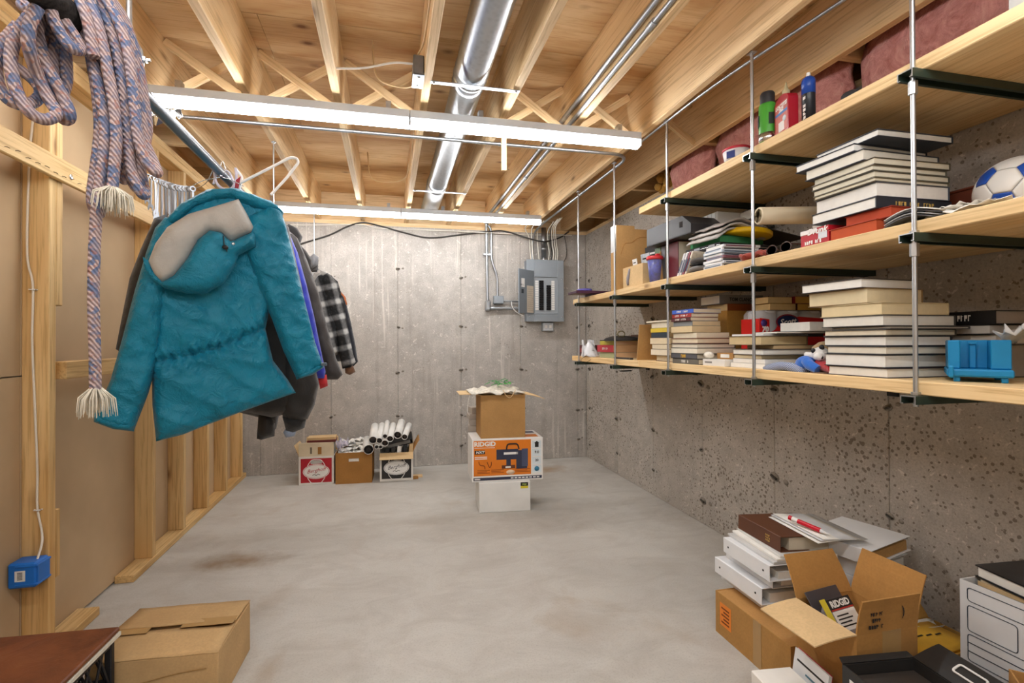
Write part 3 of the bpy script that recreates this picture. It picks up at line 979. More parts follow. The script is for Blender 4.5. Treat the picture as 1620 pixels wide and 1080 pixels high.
# ------------------------------------------------------------------ garment rail
PXr, PZr = -.642, 1.866
rail = thing('garment_rail', 'long steel pipe hung from the joists as a clothes rail', 'clothes rail', (PXr, 1.4, PZr))
MB().tube([(0, -.75, 0), (0, 3.30, 0)], .0175, 18).build('pipe', M_DARKPIPE, rail)
t_ = NT('foam_sleeve'); co = t_.coords()
t_.bump(t_.noise(co, 60, 5, .7), .8, .004)
M_FOAM = t_.out(t_.ramp(t_.noise(co, 45, 5, .7), [(.35, lin('#1d1b1a')), (.7, lin('#4a4542'))]), .9, 0, .2)
MB().tube([(0, -.75, 0), (0, -.14, 0)], .031, 14).build('foam_sleeve', M_FOAM, rail)
for k, y in enumerate((0, 1.588, 3.135)):
    r = .0068 if k == 0 else .0045
    MB().cyl((0.0, y, .10 if k == 0 else .03), (0, y, ZJ - PZr + .004), r, 10).build('hanger_rod', M_ZINC, rail)
    if k == 0:
        g = [[(x, y + s, z) for s in (-.011, .011)] for x, z in ((0, .115), (.012, .112), (.026, .085), (.030, .05), (.026, -.012), (.012, -.024), (-.012, -.022), (-.021, 0))]
        MB().sheet(g, .0025, sm=False).build('clamp', M_ZINC, rail)
        MB().lathe([(.009, 0), (.009, .008), (.004, .009), (.004, .018), (0, .018)], 6, M=Matrix.Translation((.031, y, .055)) @ Matrix.Rotation(PI / 2, 4, 'Y'), sm=False).build('bolt', M_STEEL, rail)
    else:
        MB().tube([(0.021 * math.sin(a), y, .021 * math.cos(a)) for a in [2 * PI * i / 14 for i in range(15)]], .003, 6).build('clamp', M_ZINC, rail)
        MB().lathe([(.012, .0), (.012, .004)], 12, M=Matrix.Translation((0, y, ZJ - PZr - .004))).build('washer', M_ZINC, rail)

# ------------------------------------------------------------------ rope
t_ = NT('rope'); co = t_.coords((1, 1, 1), False)
wv = t_.node('ShaderNodeTexWave', wave_type='BANDS', bands_direction='DIAGONAL'); wv.inputs['Scale'].default_value = 55; wv.inputs['Distortion'].default_value = 1.5
t_.link(co, wv.inputs['Vector'])
base = t_.ramp(wv.outputs['Fac'], [(.15, lin('#8f7876')), (.5, lin('#b39a97')), (.85, lin('#c6b0ab'))])
vo = t_.node('ShaderNodeTexVoronoi'); vo.inputs['Scale'].default_value = 120; t_.link(co, vo.inputs['Vector'])
zone = t_.ramp(t_.noise(co, 22, 2), [(.44, (0,) * 3), (.56, (1,) * 3)])
fl = t_.math('MULTIPLY', t_.ramp(vo.outputs['Color'], [(.42, (0,) * 3), (.52, (1,) * 3)]), t_.math('ADD', t_.math('MULTIPLY', zone, .75), .25))
base = t_.mix(t_.math('MULTIPLY', fl, .8), base, lin('#4a6890'))
fl2 = t_.ramp(t_.noise(co, 90, 2), [(.58, (0,) * 3), (.66, (.6,) * 3)])
base = t_.mix(fl2, base, lin('#a9705f'))
t_.bump(t_.math('ADD', wv.outputs['Fac'], vo.outputs['Distance']), .6, .003)
M_ROPE = t_.out(base, .85, 0, .2)
M_FRAY = mat('#cfc6b4', .9, var=.15, vs_=60, key='fray')
RA = .25
RPL = lambda dy: ((PXr + .02, 1.20 + dy), RA)
rope = thing('rope', 'thick braided pink and blue rope looped over the near end of the rail', 'rope', (PXr + .02, 1.20, PZr))
RLOC = Vector((PXr + .02, 1.20, PZr))
def strand(pts, dy=0, r=.0108, dd=None, n=6):
    P = []
    for i, (x, y) in enumerate(pts):
        d = dy if dd is None else dy + dd[min(i, len(dd) - 1)]
        P.append(at(x, y, plane=RPL(d)) - RLOC)
    MB().tube(smooth(P, n), r, 10).build('strand', M_ROPE, rope)
def fray(px, py, dy, L, spread, n=70):
    b = MB(); p = at(px, py, plane=RPL(dy)) - RLOC
    for k in range(n):
        a = random.uniform(0, 2 * PI); q = random.random() ** .6
        e = Vector((math.cos(a) * q * spread, math.sin(a) * q * spread, -L * random.uniform(.75, 1.05)))
        m = e * .5 + Vector((math.cos(a) * q * spread * .35, math.sin(a) * q * spread * .35, .006))
        s = Vector((math.cos(a), math.sin(a), 0)) * q * .009
        b.tube([p + s, p + s + m, p + s + e], [.0016, .0014, .0006], 4, cap=False)
    b.build('frayed_end', M_FRAY, rope)
strand([(118, -30), (132, 10), (143, 60), (150, 110), (160, 160), (167, 210), (162, 260), (157, 300), (152, 345), (149, 410), (148, 480), (150, 550), (151, 616)], -.045)
fray(151, 613, -.045, .062, .028)
strand([(126, -32), (145, 10), (160, 60), (171, 115), (180, 165), (184, 215), (181, 262), (178, 298)], -.06)
fray(178, 296, -.06, .055, .030, 110)
strand([(134, -34), (160, 8), (178, 55), (190, 110), (197, 170), (203, 225), (208, 270), (220, 300), (229, 308), (226, 286), (216, 240), (208, 180), (198, 120), (180, 60), (150, 0)], -.035, dd=[0, 0, 0, 0, 0, 0, 0, 0, .01, .03, .04, .04, .04, .04])
strand([(142, -36), (172, 5), (193, 48), (206, 100), (212, 160), (219, 220), (232, 255), (249, 274), (243, 256), (229, 222), (222, 170), (214, 110), (199, 50), (170, -5)], -.05, dd=[0, 0, 0, 0, 0, 0, 0, 0, .02, .03, .03, .03, .03])
strand([(160, -20), (190, 20), (207, 60), (220, 110), (228, 160), (233, 200), (229, 230), (222, 245), (208, 262), (196, 285), (190, 260), (186, 210), (180, 150), (168, 90), (150, 30)], .0, dd=[0, 0, 0, 0, 0, 0, 0, 0, 0, .02, .03, .04, .04])
strand([(150, -26), (178, 30), (193, 90), (199, 140), (206, 200), (217, 246), (224, 290), (214, 296), (205, 262), (200, 200), (188, 130), (166, 60), (140, -8)], -.02, dd=[0] * 7 + [.02] * 6)
strand([(120, 20), (136, 50), (146, 100), (154, 150), (158, 205), (152, 262), (146, 310), (150, 334), (158, 336), (160, 312), (164, 270), (170, 230)], -.03, dd=[0] * 7 + [.015] * 5)
strand([(100, -30), (126, 0), (140, 40), (149, 90)], -.07)
# the loops nearer the end of the rail
strand([(82, -6), (62, 8), (44, 30), (24, 60), (17, 95), (22, 130), (34, 160), (50, 180), (72, 189), (90, 180), (78, 158), (60, 120), (46, 75), (47, 40), (60, 12)], -.09, dd=[0, 0, 0, 0, 0, 0, 0, 0, .01, .02, .03, .02, -.02, -.03, -.03])
strand([(74, 6), (58, 34), (66, 80), (84, 122), (101, 155), (111, 182), (102, 190), (88, 172), (72, 138), (60, 100), (57, 60), (66, 24)], -.06, dd=[0] * 6 + [.02] * 6)
strand([(30, 40), (8, 66), (-6, 100), (-2, 135), (14, 158), (36, 166), (58, 158), (64, 142), (48, 122), (22, 104), (4, 84), (12, 58)], -.06, dd=[0] * 6 + [.03] * 6)
strand([(78, 0), (84, 28), (98, 56), (114, 76), (128, 78), (118, 58), (104, 36), (92, 10)], -.10, dd=[0] * 4 + [.03] * 4)
strand([(92, 48), (84, 90), (87, 128), (96, 150), (105, 128), (104, 90), (100, 60)], -.02)
strand([(70, 30), (72, 70), (70, 105), (76, 130), (86, 110), (84, 70), (82, 36)], -.015)
strand([(56, -8), (50, 10), (36, 10), (44, -8)], -.02)

# ------------------------------------------------------------------ wrenches strung on a wire
WA = at(222, 266, X=-1.235); WB = Vector((PXr - .012, 2.06, PZr + .012))
wang = math.atan2(WB.y - WA.y, WB.x - WA.x)
wpl = ((WA.x, WA.y), wang)
wp = [WA] + [at(x, y, plane=wpl) for x, y in ((230, 275), (250, 284), (270, 291), (290, 297), (305, 298), (325, 290))] + [WB]
o = MB().tube(smooth(wp, 6), .0016, 6).build('wire', M_STEEL); tag(o, 'thin steel wire stretched from the stud wall to the rail holding wrenches', 'wire')
def wrench_mesh():
    b = MB()
    ring = [(math.sin(a), math.cos(a)) for a in [2 * PI * i / 14 for i in range(14)]]
    outer = [(x * .0125, z * .0125) for x, z in ring]; inner = [(x * .0072, z * .0072) for x, z in ring]
    v = [(x, -.0045, z) for x, z in outer] + [(x, -.0045, z) for x, z in inner] + [(x, .0045, z) for x, z in outer] + [(x, .0045, z) for x, z in inner]
    f = []
    for i in range(14):
        j = (i + 1) % 14
        f += [(i, j, 14 + j, 14 + i), (28 + i, 42 + i, 42 + j, 28 + j), (i, 28 + i, 28 + j, j), (14 + i, 14 + j, 42 + j, 42 + i)]
    b.add(v, f, 0, False)
    b.box(-.0048, .0048, -.0028, .0028, -.165, -.010, ch=.0012)
    jaw = [(-.006, -.158), (.006, -.158), (.0145, -.172), (.0135, -.195), (.008, -.199), (.006, -.180), (-.004, -.178), (-.008, -.197), (-.013, -.192), (-.014, -.172)]
    b.prism(jaw, -.0035, .0035, M=Matrix(((1, 0, 0, 0), (0, 0, 1, 0), (0, 1, 0, 0), (0, 0, 0, 1))))
    return b
ords = ['first', 'second', 'third', 'fourth', 'fifth', 'sixth', 'seventh', 'eighth', 'ninth', 'tenth', 'eleventh', 'twelfth', 'thirteenth', 'fourteenth', 'fifteenth', 'sixteenth']
w0 = None
for i in range(15):
    f_ = i / 14
    px = 229 + 76 * f_
    py = 275 + 24 * math.sin(f_ * PI / 2 * 1.1)
    p = at(px, py, plane=wpl)
    sc = (.62 + .62 * min(1, f_ * 2.2)) * (1 if f_ < .55 else 1 - .55 * (f_ - .55))
    wr = thing('wrench', '%s chrome combination wrench from the left on the stretched wire' % ords[i], 'wrench', p, group='wrenches on the wire')
    wr.rotation_euler = (0, random.uniform(-.04, .04), wang + PI / 2 + random.uniform(-.35, .35))
    wr.scale = (sc, 1, sc)
    if w0 is None:
        w0 = wrench_mesh().build('body', galv('wrench', '#8f9297', .3, False), wr)
    else:
        c = w0.copy(); COL.objects.link(c); c.parent = wr

# ------------------------------------------------------------------ jackets on the rail
def frame(y, deg, z=.85):
    a = math.radians(deg)
    loc = Vector((PXr, y, z))
    pl = ((PXr, y), a)
    def L(pts):
        out = []
        for (x, yy) in pts:
            p = at(x, yy, plane=pl) - loc
            out.append((p.x * math.cos(a) + p.y * math.sin(a), p.z))
        return out
    return loc, a, L
def piece(name, outline, m, parent, front, back, dy=0, step=.024, wob=.01, freq=8, rim=.08, seed=0, wrinkle=None):
    v, f = pillow(outline, front, back, step, wob, freq, rim, seed, wrinkle)
    b = MB(); b.add([(x, y + dy, z) for x, y, z in v], f, 0, True)
    return fix_normals(b.build(name, m, parent))
def seg_d(p, a, b):
    p, a, b = Vector(p), Vector(a), Vector(b); ab = b - a
    t = max(0, min(1, (p - a).dot(ab) / ab.length_squared))
    return (a + ab * t - p).length
def line_d(p, L_):
    return min(seg_d(p, L_[i], L_[i + 1]) for i in range(len(L_) - 1))

loc, ang, L = frame(2.12, 20)
teal = fabric('#0b7a96', 'teal', .42, .06, 1.0, 18)
tealin = fabric('#b3aea6', 'lining', .55, .2, .3, 18)
jk = thing('hooded_jacket', 'teal hooded winter jacket with grey lined hood hanging back to front on the rail', 'jacket', loc, ang, 'jackets on the rail')
waist = L([(236, 573), (300, 562), (350, 547), (400, 526), (430, 510)])
hem = L([(246, 687), (290, 676), (330, 660), (380, 641), (430, 624), (466, 610)])
def wr_body(x, z):
    d = line_d((x, z), waist)
    g = -.028 * math.exp(-(d / .011) ** 2) + .016 * math.exp(-(d / .05) ** 2) * math.sin(x * 190 + 2 * math.sin(z * 60))
    d2 = line_d((x, z), hem)
    g += -.010 * math.exp(-(d2 / .009) ** 2)
    g += .014 * noise.noise(Vector((x * 5 + z * 9, z * 3 - x * 7, 1.5))) + .010 * noise.noise(Vector((x * 16 - z * 6, z * 7 + x * 5, 4.5)))
    g += .014 * (1 - abs(noise.noise(Vector((x * 9 + z * 14, z * 5 - x * 4, 7.5)))) * 2) ** 3 + .004 * noise.noise(Vector((x * 45, z * 22 + x * 14, 2.5)))
    return g
piece('body', L([(300, 330), (330, 308), (365, 302), (405, 312), (438, 332), (448, 360), (442, 420), (430, 470), (420, 520), (432, 570), (455, 600), (468, 621), (430, 634), (380, 652), (330, 671), (290, 687), (247, 698), (241, 640), (240, 575), (238, 520), (242, 460), (240, 400), (255, 360)]), teal, jk, .06, .06, 0, .0125, .006, 7, .045, 1, wr_body)
def wr_sl(x, z):
    return .013 * noise.noise(Vector((x * 11 + z * 13, z * 6, 8.5))) + .009 * noise.noise(Vector((x * 20 - z * 16, z * 9, 2.5))) + .013 * (1 - abs(noise.noise(Vector((x * 12 + z * 20, z * 9 - x * 9, 3.5)))) * 2) ** 3
sl = piece('sleeve', L([(262, 345), (288, 352), (276, 420), (264, 480), (252, 560), (236, 620), (213, 679), (180, 675), (152, 664), (155, 650), (176, 600), (193, 540), (214, 460), (232, 400), (246, 362)]), teal, jk, .05, .05, -.02, .0125, .006, 9, .04, 2, wr_sl)
sr_ = piece('sleeve', L([(390, 345), (425, 329), (441, 336), (450, 360), (463, 410), (480, 480), (495, 540), (508, 578), (490, 590), (466, 597), (446, 555), (428, 505), (405, 455), (386, 410), (380, 370)]), teal, jk, .055, .05, -.04, .0125, .008, 9, .04, 3, wr_sl)
piece('cuff', L([(150, 652), (155, 649), (216, 664), (213, 681), (180, 677), (150, 666)]), teal, sl, .056, .05, -.022, .014, .004, 14, .03, 4)
piece('cuff', L([(463, 588), (505, 570), (509, 580), (490, 592), (466, 599)]), teal, sr_, .060, .05, -.047, .014, .004, 14, .03, 5)
def seam(pts, dy, par, r=.0022):
    MB().tube(smooth([(x, dy, z) for x, z in L(pts)]), r, 6).build('seam', teal, par)
cs = L([(500, 575), (508, 572)])
MB().box(cs[0][0], cs[1][0], -.11, -.09, cs[0][1] - .006, cs[0][1] + .008, ch=.003).build('cuff_tab', fabric('#54606a', 'tab'), sr_)
piece('collar', L([(258, 356), (285, 326), (328, 303), (370, 301), (428, 322), (447, 338), (444, 348), (400, 336), (360, 322), (312, 332), (276, 360)]), teal, jk, .06, .07, -.035, .016, .006, 12, .03, 6)
hd = piece('hood', L([(229, 412), (237, 418), (246, 437), (259, 450), (276, 440), (296, 415), (312, 386), (330, 372), (348, 375), (362, 389), (399, 372), (400, 396), (374, 410), (366, 430), (352, 452), (326, 467), (296, 468), (262, 460), (244, 446), (232, 430)]), teal, jk, .06, .02, -.10, .014, .008, 14, .05, 7, lambda x, z: .007 * noise.noise(Vector((x * 18 + z * 20, z * 9, 3))))
piece('hood_lining', L([(237, 420), (248, 392), (266, 367), (298, 347), (338, 335), (374, 324), (386, 345), (400, 372), (362, 391), (348, 377), (330, 375), (313, 388), (297, 417), (277, 442), (259, 452), (246, 439)]), tealin, hd, .035, .03, -.095, .014, .006, 14, .04, 8, lambda x, z: .008 * noise.noise(Vector((x * 24, z * 10 + x * 8, 6))))
q = L([(352, 402), (350, 396), (353, 408), (364, 396)])
MB().sphere((q[0][0], -.165, q[0][1]), .011, 10, 7, 0, (1, .7, .8)).build('cord_lock', M_BLACK, hd)
MB().tube([(q[1][0], -.15, q[1][1] + .03), (q[1][0], -.163, q[1][1]), (q[0][0], -.168, q[0][1]), (q[2][0] + .004, -.165, q[2][1])], .002, 6).build('drawcord', M_BLACK, hd)
MB().sphere((q[3][0], -.155, q[3][1]), .006, 10, 6, 0, (1, .5, 1)).build('snap', M_STEEL, hd)
MB().tube(arc([(-.035, -.01, .972), (-.02, 0, 1.036), (.02, 0, 1.036), (.05, .0, .96)], .015), .004, 8).build('hanger_hook', mat('#ddd6e6', .4, key='hanger'), jk)

# the other jackets, each on its own plane behind
def jacket(y, deg, label, parts, name='jacket', cat='jacket'):
    loc, ang, L = frame(y, deg)
    j = thing(name, label, cat, loc, ang, 'jackets on the rail')
    for i, (nm, pts, m, fr_, bk, dy, *rest) in enumerate(parts):
        piece(nm, L(pts), m, j, fr_, bk, dy, .026, .008, 10, rest[0] if rest else .06, i + y * 3, lambda x, z: .01 * noise.noise(Vector((x * 13 + z * 9, z * 6, y))))
    cx = 0
    MB().tube(arc([(-.012, -.02, .90), (-.012, -.012, 1.036), (.0, 0, 1.04), (.016, .008, 1.03), (.014, .012, 1.0)], .012), .003, 8).build('hanger_hook', M_ZINC, j)
    return j
blk = fabric('#2b2826', 'blk', .55, .2, .3)
jacket(2.31, 20, 'long black jacket hanging right behind the teal one', [
    ('body', [(262, 345), (300, 322), (350, 306), (425, 322), (452, 352), (462, 450), (468, 560), (470, 630), (452, 655), (430, 660), (330, 640), (262, 600), (240, 500), (238, 420)], blk, .055, .05, 0),
    ('sleeve', [(265, 338), (244, 345), (222, 395), (205, 440), (193, 500), (183, 552), (196, 560), (226, 540), (252, 450)], blk, .045, .045, .0, .04),
    ('sleeve', [(436, 335), (456, 360), (474, 440), (490, 520), (500, 590), (504, 606), (497, 640), (486, 662), (470, 668), (448, 660), (440, 640), (440, 560), (425, 450)], blk, .05, .045, -.01, .045),
    ('cuff', [(446, 658), (484, 660), (481, 676), (462, 684), (452, 680)], fabric('#1d1c1c', 'cuff'), .04, .03, -.01, .02),
    ('cuff_lining', [(452, 678), (470, 680), (466, 690), (452, 692), (448, 684)], fabric('#8c98ac', 'cufflin'), .03, .02, .0, .02)])
loc, ang, L = frame(2.43, 20)
jacket(2.45, 20, 'black rain jacket whose hem shows below the teal jacket', [
    ('body', [(290, 330), (350, 312), (430, 332), (455, 380), (465, 560), (445, 640), (437, 678), (425, 684), (409, 660), (330, 640), (290, 500)], fabric('#33302e', 'rain', .45, .2), .05, .04, 0),
    ('sleeve', [(408, 648), (434, 652), (433, 688), (412, 694), (405, 692)], fabric('#2a2725', 'rain2', .45, .2), .03, .03, -.03, .025)])
blu = fabric('#3340b8', 'blue', .55, .2)
jacket(2.58, 20, 'bright blue jacket seen edge on behind the teal sleeve', [
    ('body', [(310, 330), (360, 318), (440, 340), (455, 370), (465, 420), (470, 520), (460, 600), (330, 600), (300, 480)], blu, .05, .04, 0),
    ('sleeve', [(438, 345), (455, 365), (470, 400), (484, 450), (496, 500), (505, 545), (514, 588), (512, 598), (500, 598), (485, 540), (465, 460), (445, 400)], blu, .045, .04, -.015, .04),
    ('cuff', [(502, 596), (516, 592), (518, 610), (506, 615)], fabric('#c22a2c', 'red'), .03, .03, -.01, .02)])
chl = fabric('#3d3836', 'charcoal', .55, .2)
jacket(2.76, 18, 'charcoal grey jacket between the blue one and the plaid one', [
    ('body', [(360, 335), (440, 345), (465, 380), (478, 440), (488, 540), (480, 600), (400, 600), (370, 480)], chl, .05, .04, 0),
    ('sleeve', [(452, 362), (470, 378), (486, 415), (502, 460), (516, 515), (530, 565), (541, 592), (533, 600), (513, 600), (498, 545), (480, 480), (460, 420)], chl, .045, .04, -.02, .04),
    ('shoulder_panel', [(455, 366), (468, 378), (482, 408), (476, 414), (462, 390), (452, 374)], fabric('#7e7b7c', 'yoke'), .05, .02, -.03, .02)])
jacket(2.96, 15, 'black hooded fleece bunched high on the rail', [
    ('body', [(400, 365), (448, 372), (470, 400), (482, 450), (490, 560), (440, 580), (410, 480)], fabric('#242222', 'fleece', .9), .05, .05, 0),
    ('hood', [(448, 362), (456, 355), (470, 362), (478, 376), (474, 388), (484, 398), (493, 412), (492, 430), (480, 425), (468, 402), (456, 385)], fabric('#2e2b2b', 'fleece2', .9), .05, .05, -.02, .035)], 'hooded_fleece')
t_ = NT('plaid'); co = t_.coords((1, 1, 1), False)
sx_ = t_.node('ShaderNodeSeparateXYZ'); t_.link(co, sx_.inputs[0])
def stripe(o_, k, ph):
    return t_.ramp(t_.math('SINE', t_.math('ADD', t_.math('MULTIPLY', o_, k), ph)), [(.15, (0,) * 3), (.85, (1,) * 3)])
pc = t_.math('MULTIPLY', t_.math('ADD', stripe(t_.math('ADD', sx_.outputs['X'], t_.math('MULTIPLY', sx_.outputs['Z'], .25)), 58, 0), stripe(t_.math('SUBTRACT', sx_.outputs['Z'], t_.math('MULTIPLY', sx_.outputs['X'], .25)), 58, 1)), .5)
pc = t_.math('ADD', t_.math('MULTIPLY', pc, .66), t_.math('MULTIPLY', t_.noise(co, 40, 4), .34))
t_.bump(t_.noise(co, 14, 4, .6, 1), .4, .012)
M_PLAID = t_.out(t_.ramp(pc, [(.18, lin('#2a2a2b')), (.5, lin('#6f6f70')), (.85, lin('#cfcfcd'))]), .9, 0, .1)
jacket(3.42, 14, 'black and white plaid flannel jacket with fleece collar', [
    ('body', [(470, 430), (500, 425), (524, 440), (535, 500), (538, 560), (490, 570), (470, 500)], M_PLAID, .05, .05, 0),
    ('sleeve', [(503, 440), (518, 432), (534, 446), (543, 480), (551, 525), (558, 560), (562, 572), (555, 580), (541, 583), (536, 560), (528, 520), (516, 490)], M_PLAID, .05, .045, -.02, .04),
    ('collar', [(486, 446), (492, 430), (506, 427), (518, 433), (504, 442), (496, 454)], fabric('#b9b5b0', 'sherpa', .95, .4, .8, 60), .04, .03, -.02, .025),
    ('glove', [(545, 581), (558, 578), (562, 588), (553, 593), (546, 590)], fabric('#6e4a30', 'glove', .7), .025, .02, -.01, .02)])
jacket(3.62, 12, 'dark navy work jacket with orange shoulder behind the plaid jacket', [
    ('body', [(500, 440), (528, 442), (545, 480), (552, 530), (548, 570), (510, 575), (498, 500)], fabric('#2b2d36', 'navy'), .05, .05, 0),
    ('sleeve', [(530, 448), (545, 470), (555, 510), (562, 545), (566, 572), (558, 580), (551, 560), (546, 520), (536, 480)], fabric('#2b2d36', 'navy'), .045, .04, -.01, .035),
    ('shoulder_panel', [(539, 462), (546, 470), (549, 482), (544, 484), (538, 474)], fabric('#c9713c', 'orange'), .05, .03, -.02, .02)])
loc, ang, L = frame(3.2, 10, 1.5)
sc_ = thing('rolled_scarf', 'grey striped scarf bunched over the rail beside the fleece', 'scarf', loc, ang)
for k in range(4):
    piece('fold', L([(489 + k * 2, 408 + k * 3), (496 + k, 402 + k * 2), (504, 408 + k * 4), (502, 420 + k * 3), (494, 426 + k), (489, 420)]), fabric(('#8a8b8f', '#55565b')[k % 2], 'scarf%d' % k), sc_, .03, .03, -.03 + k * .02, .02, .004, 20, .03, k)
MB().tube(smooth([(.0, 0, .366), (-.025, -.005, .35), (-.03, -.01, .30), (-.02, -.01, .24)]), .004, 6).build('loop', M_ZINC, sc_)
# empty white hanger standing up at an angle, and hooks on the rail
loc, ang, L = frame(2.10, 20, 1.8)
hg = thing('coat_hanger', 'white tubular plastic hanger sticking up crookedly above the teal jacket', 'hanger', loc, ang)
hp = L([(378, 292), (420, 272), (456, 254), (466, 256), (468, 264), (448, 290), (424, 316)])
MB().tube(arc([(x, -.02 - .01 * i, z) for i, (x, z) in enumerate(hp)], .012), .0055, 8).build('frame', M_WHITE, hg)
hk = L([(338, 270), (341, 292), (352, 302), (366, 302), (374, 286), (372, 268)])
MB().tube(arc([(x, -.02, z) for x, z in hk], .02), .005, 8).build('hook', mat('#ddd6e6', .4, key='hanger'), hg)
hk = L([(372, 268), (382, 282), (378, 300), (384, 310)])
MB().tube(smooth([(x, -.01, z) for x, z in hk]), .0055, 8).build('hook', M_WHITE, hg)
piece('label_tag', L([(372, 288), (380, 282), (376, 302), (370, 304)]), mat('#a8323f', .5, key='tag'), hg, .004, .004, -.03, .012, 0, 8, .01)
for k, (lbl, pts) in enumerate((('looped wire hanger hooked on the rail left of the plastic hooks', [(352, 258), (356, 272), (348, 282), (338, 285), (322, 288), (305, 296)]), ('second bent wire hanger hooked on the rail', [(350, 260), (346, 276), (352, 284), (366, 288), (384, 298)]))):
    hw_ = L(pts)
    o = MB().tube(smooth([(x, -.025 - k * .006, z) for x, z in hw_]), .0016, 6).build('wire_hanger', M_STEEL)
    o.location = loc; o.rotation_euler = (0, 0, ang); tag(o, lbl, 'hanger', 'wire hangers')

# silver foil tape bundle by the end of the light
g = []
c0 = at(250, 183, Y=2.5)
for i in range(9):
    row = []
    for j in range(7):
        row.append(c0 + Vector(((i - 4) * .022 + .012 * noise.noise(Vector((i * .9, j * .8, 1))), .05 * math.sin(j * 1.0) + .02 * noise.noise(Vector((i, j, 2.2))), (3 - j) * .014 + .022 * noise.noise(Vector((i * .8, j * .9, 5))))))
    g.append(row)
tag(MB().sheet(g, .002, sm=False).build('foil_wrap', galv('foil', '#dfe1e3', .2, False)), 'crumpled silver foil wrap beside the left end of the nearer light', 'foil')

# ------------------------------------------------------------------ blue outlet box and its cable
M_BLUE = mat('#1f6fc9', .38, var=.08, key='bluebox')
t = thing('electrical_box', 'bright blue plastic electrical box nailed to the near stud', 'electrical box', (XD + .048, 2.115, .318))
MB().box(-.044, .044, -.037, .036, 0, .09, ch=.006).build('body', M_BLUE, t)
MB().box(.0445, .049, -.033, .032, .006, .084, ch=.002).build('front_rim', M_BLUE, t)
for z in (.012, .078): MB().box(-.02, .05, -.039, .0375, z - .004, z + .004, ch=.002).build('nail_lug', M_BLUE, t)
MB().box(-.02, .012, -.0378, -.0372, .026, .064).build('sticker', M_WHITE, t)
for k in range(6): MB().box(-.012, .004, -.0384, -.0379, .032 + k * .0048, .0345 + k * .0048).build('print_line', mat('#4b4b4b', .8, key='print'), t)
C = lambda x, y: at(x, y, Y=2.146)
tag(MB().tube(smooth([C(57, 150), C(51, 200), C(46, 265), C(43, 400), C(52, 452), C(51, 540), C(55, 640), C(59, 740), C(59, 800), C(66, 840), (at(66, 860, Y=2.13)), Vector((XD + .075, 2.115, .405))]), .0052, 8, flat=.75).build('cable', mat('#efe6d6', .5, var=.04, key='nmwhite')), 'white cable stapled down the near stud to the blue box', 'cable')
for z_ in (458, 806):
    p = C(52 if z_ < 500 else 60, z_)
    s_ = thing('cable_staple', 'white cable staple on the near stud, %s' % ('upper one' if z_ < 500 else 'lower one just above the blue box'), 'staple', p)
    MB().tube([(-.012, .004, 0), (-.008, -.008, 0), (.008, -.008, 0), (.012, .004, 0)], .0025, 6).build('bridge', M_WHITE, s_)
    MB().sphere((.011, -.004, 0), .003, 8, 5).build('nail', M_STEEL, s_)

# ------------------------------------------------------------------ cartons
def carton(name, label, cat, w, d, h, loc, rz=0, m=CARD, inner=None, flaps=(), th=.004, closed=False, slot=None, group=None):
    """open box: w along x, d along y, h high, root at the centre of its base. flaps: (side, length, angle outward from upright, taper)"""
    t = thing(name, label, cat, loc, rz, group)
    b = MB()
    x, y = w / 2, d / 2
    b.box(-x, x, -y, y, 0, th)
    b.box(-x, -x + th, -y, y, th, h); b.box(x - th, x, -y, y, th, h)
    if slot:    # hand hole in the front wall
        sw, z0, z1 = slot
        b.box(-x + th, -sw, -y, -y + th, th, h); b.box(sw, x - th, -y, -y + th, th, h)
        b.box(-sw, sw, -y, -y + th, th, z0); b.box(-sw, sw, -y, -y + th, z1, h)
    else: b.box(-x + th, x - th, -y, -y + th, th, h)
    b.box(-x + th, x - th, y - th, y, th, h)
    b.build('body', m, t)
    for fl in flaps:
        side, ln, ang = fl[:3]
        tp = fl[3] if len(fl) > 3 else .01
        fm = fl[4] if len(fl) > 4 else m
        a = math.radians(ang)
        n = 5
        g = []
        for i in range(n):
            s = ln * i / (n - 1)
            aa = a + math.radians(6) * (i / (n - 1))
            o_, u_ = math.sin(aa) * s, math.cos(aa) * s
            k = tp * i / (n - 1)
            if side == 'L': g.append([(-x - o_, -y + k, h + u_), (-x - o_, y - k, h + u_)])
            elif side == 'R': g.append([(x + o_, y - k, h + u_), (x + o_, -y + k, h + u_)])
            elif side == 'F': g.append([(x - k, -y - o_, h + u_), (-x + k, -y - o_, h + u_)])
            else: g.append([(-x + k, y + o_, h + u_), (x - k, y + o_, h + u_)])
        MB().sheet(g, th, sm=False).build('flap', fm, t)
    return t
def crumple(x0, x1, y0, y1, z, amp, m, name, parent, n=14, th=.0015, seed=0, fall=0):
    g = []
    for i in range(n):
        row = []
        for j in range(n):
            u, v = i / (n - 1), j / (n - 1)
            e = min(u, v, 1 - u, 1 - v)
            zz = z + amp * (.5 + noise.noise(Vector((u * 5 + seed, v * 5, seed * 1.7)))) + amp * .5 * noise.noise(Vector((u * 13, v * 13 + seed, 3))) - fall * max(0, .12 - e) / .12
            row.append((x0 + (x1 - x0) * u + amp * .5 * noise.noise(Vector((v * 6, u * 3, seed + 9))), y0 + (y1 - y0) * v + amp * .5 * noise.noise(Vector((u * 6, v * 3, seed + 4))), zz))
        g.append(row)
    return MB().sheet(g, th).build(name, m, parent)
M_PAPER = mat('#e9e6df', .8, var=.06, vs_=20, key='paper')
M_INK = mat('#2a2624', .8, key='ink')
M_TAPE = mat('#b08d5c', .25, var=.1, key='tape', spec=.5)

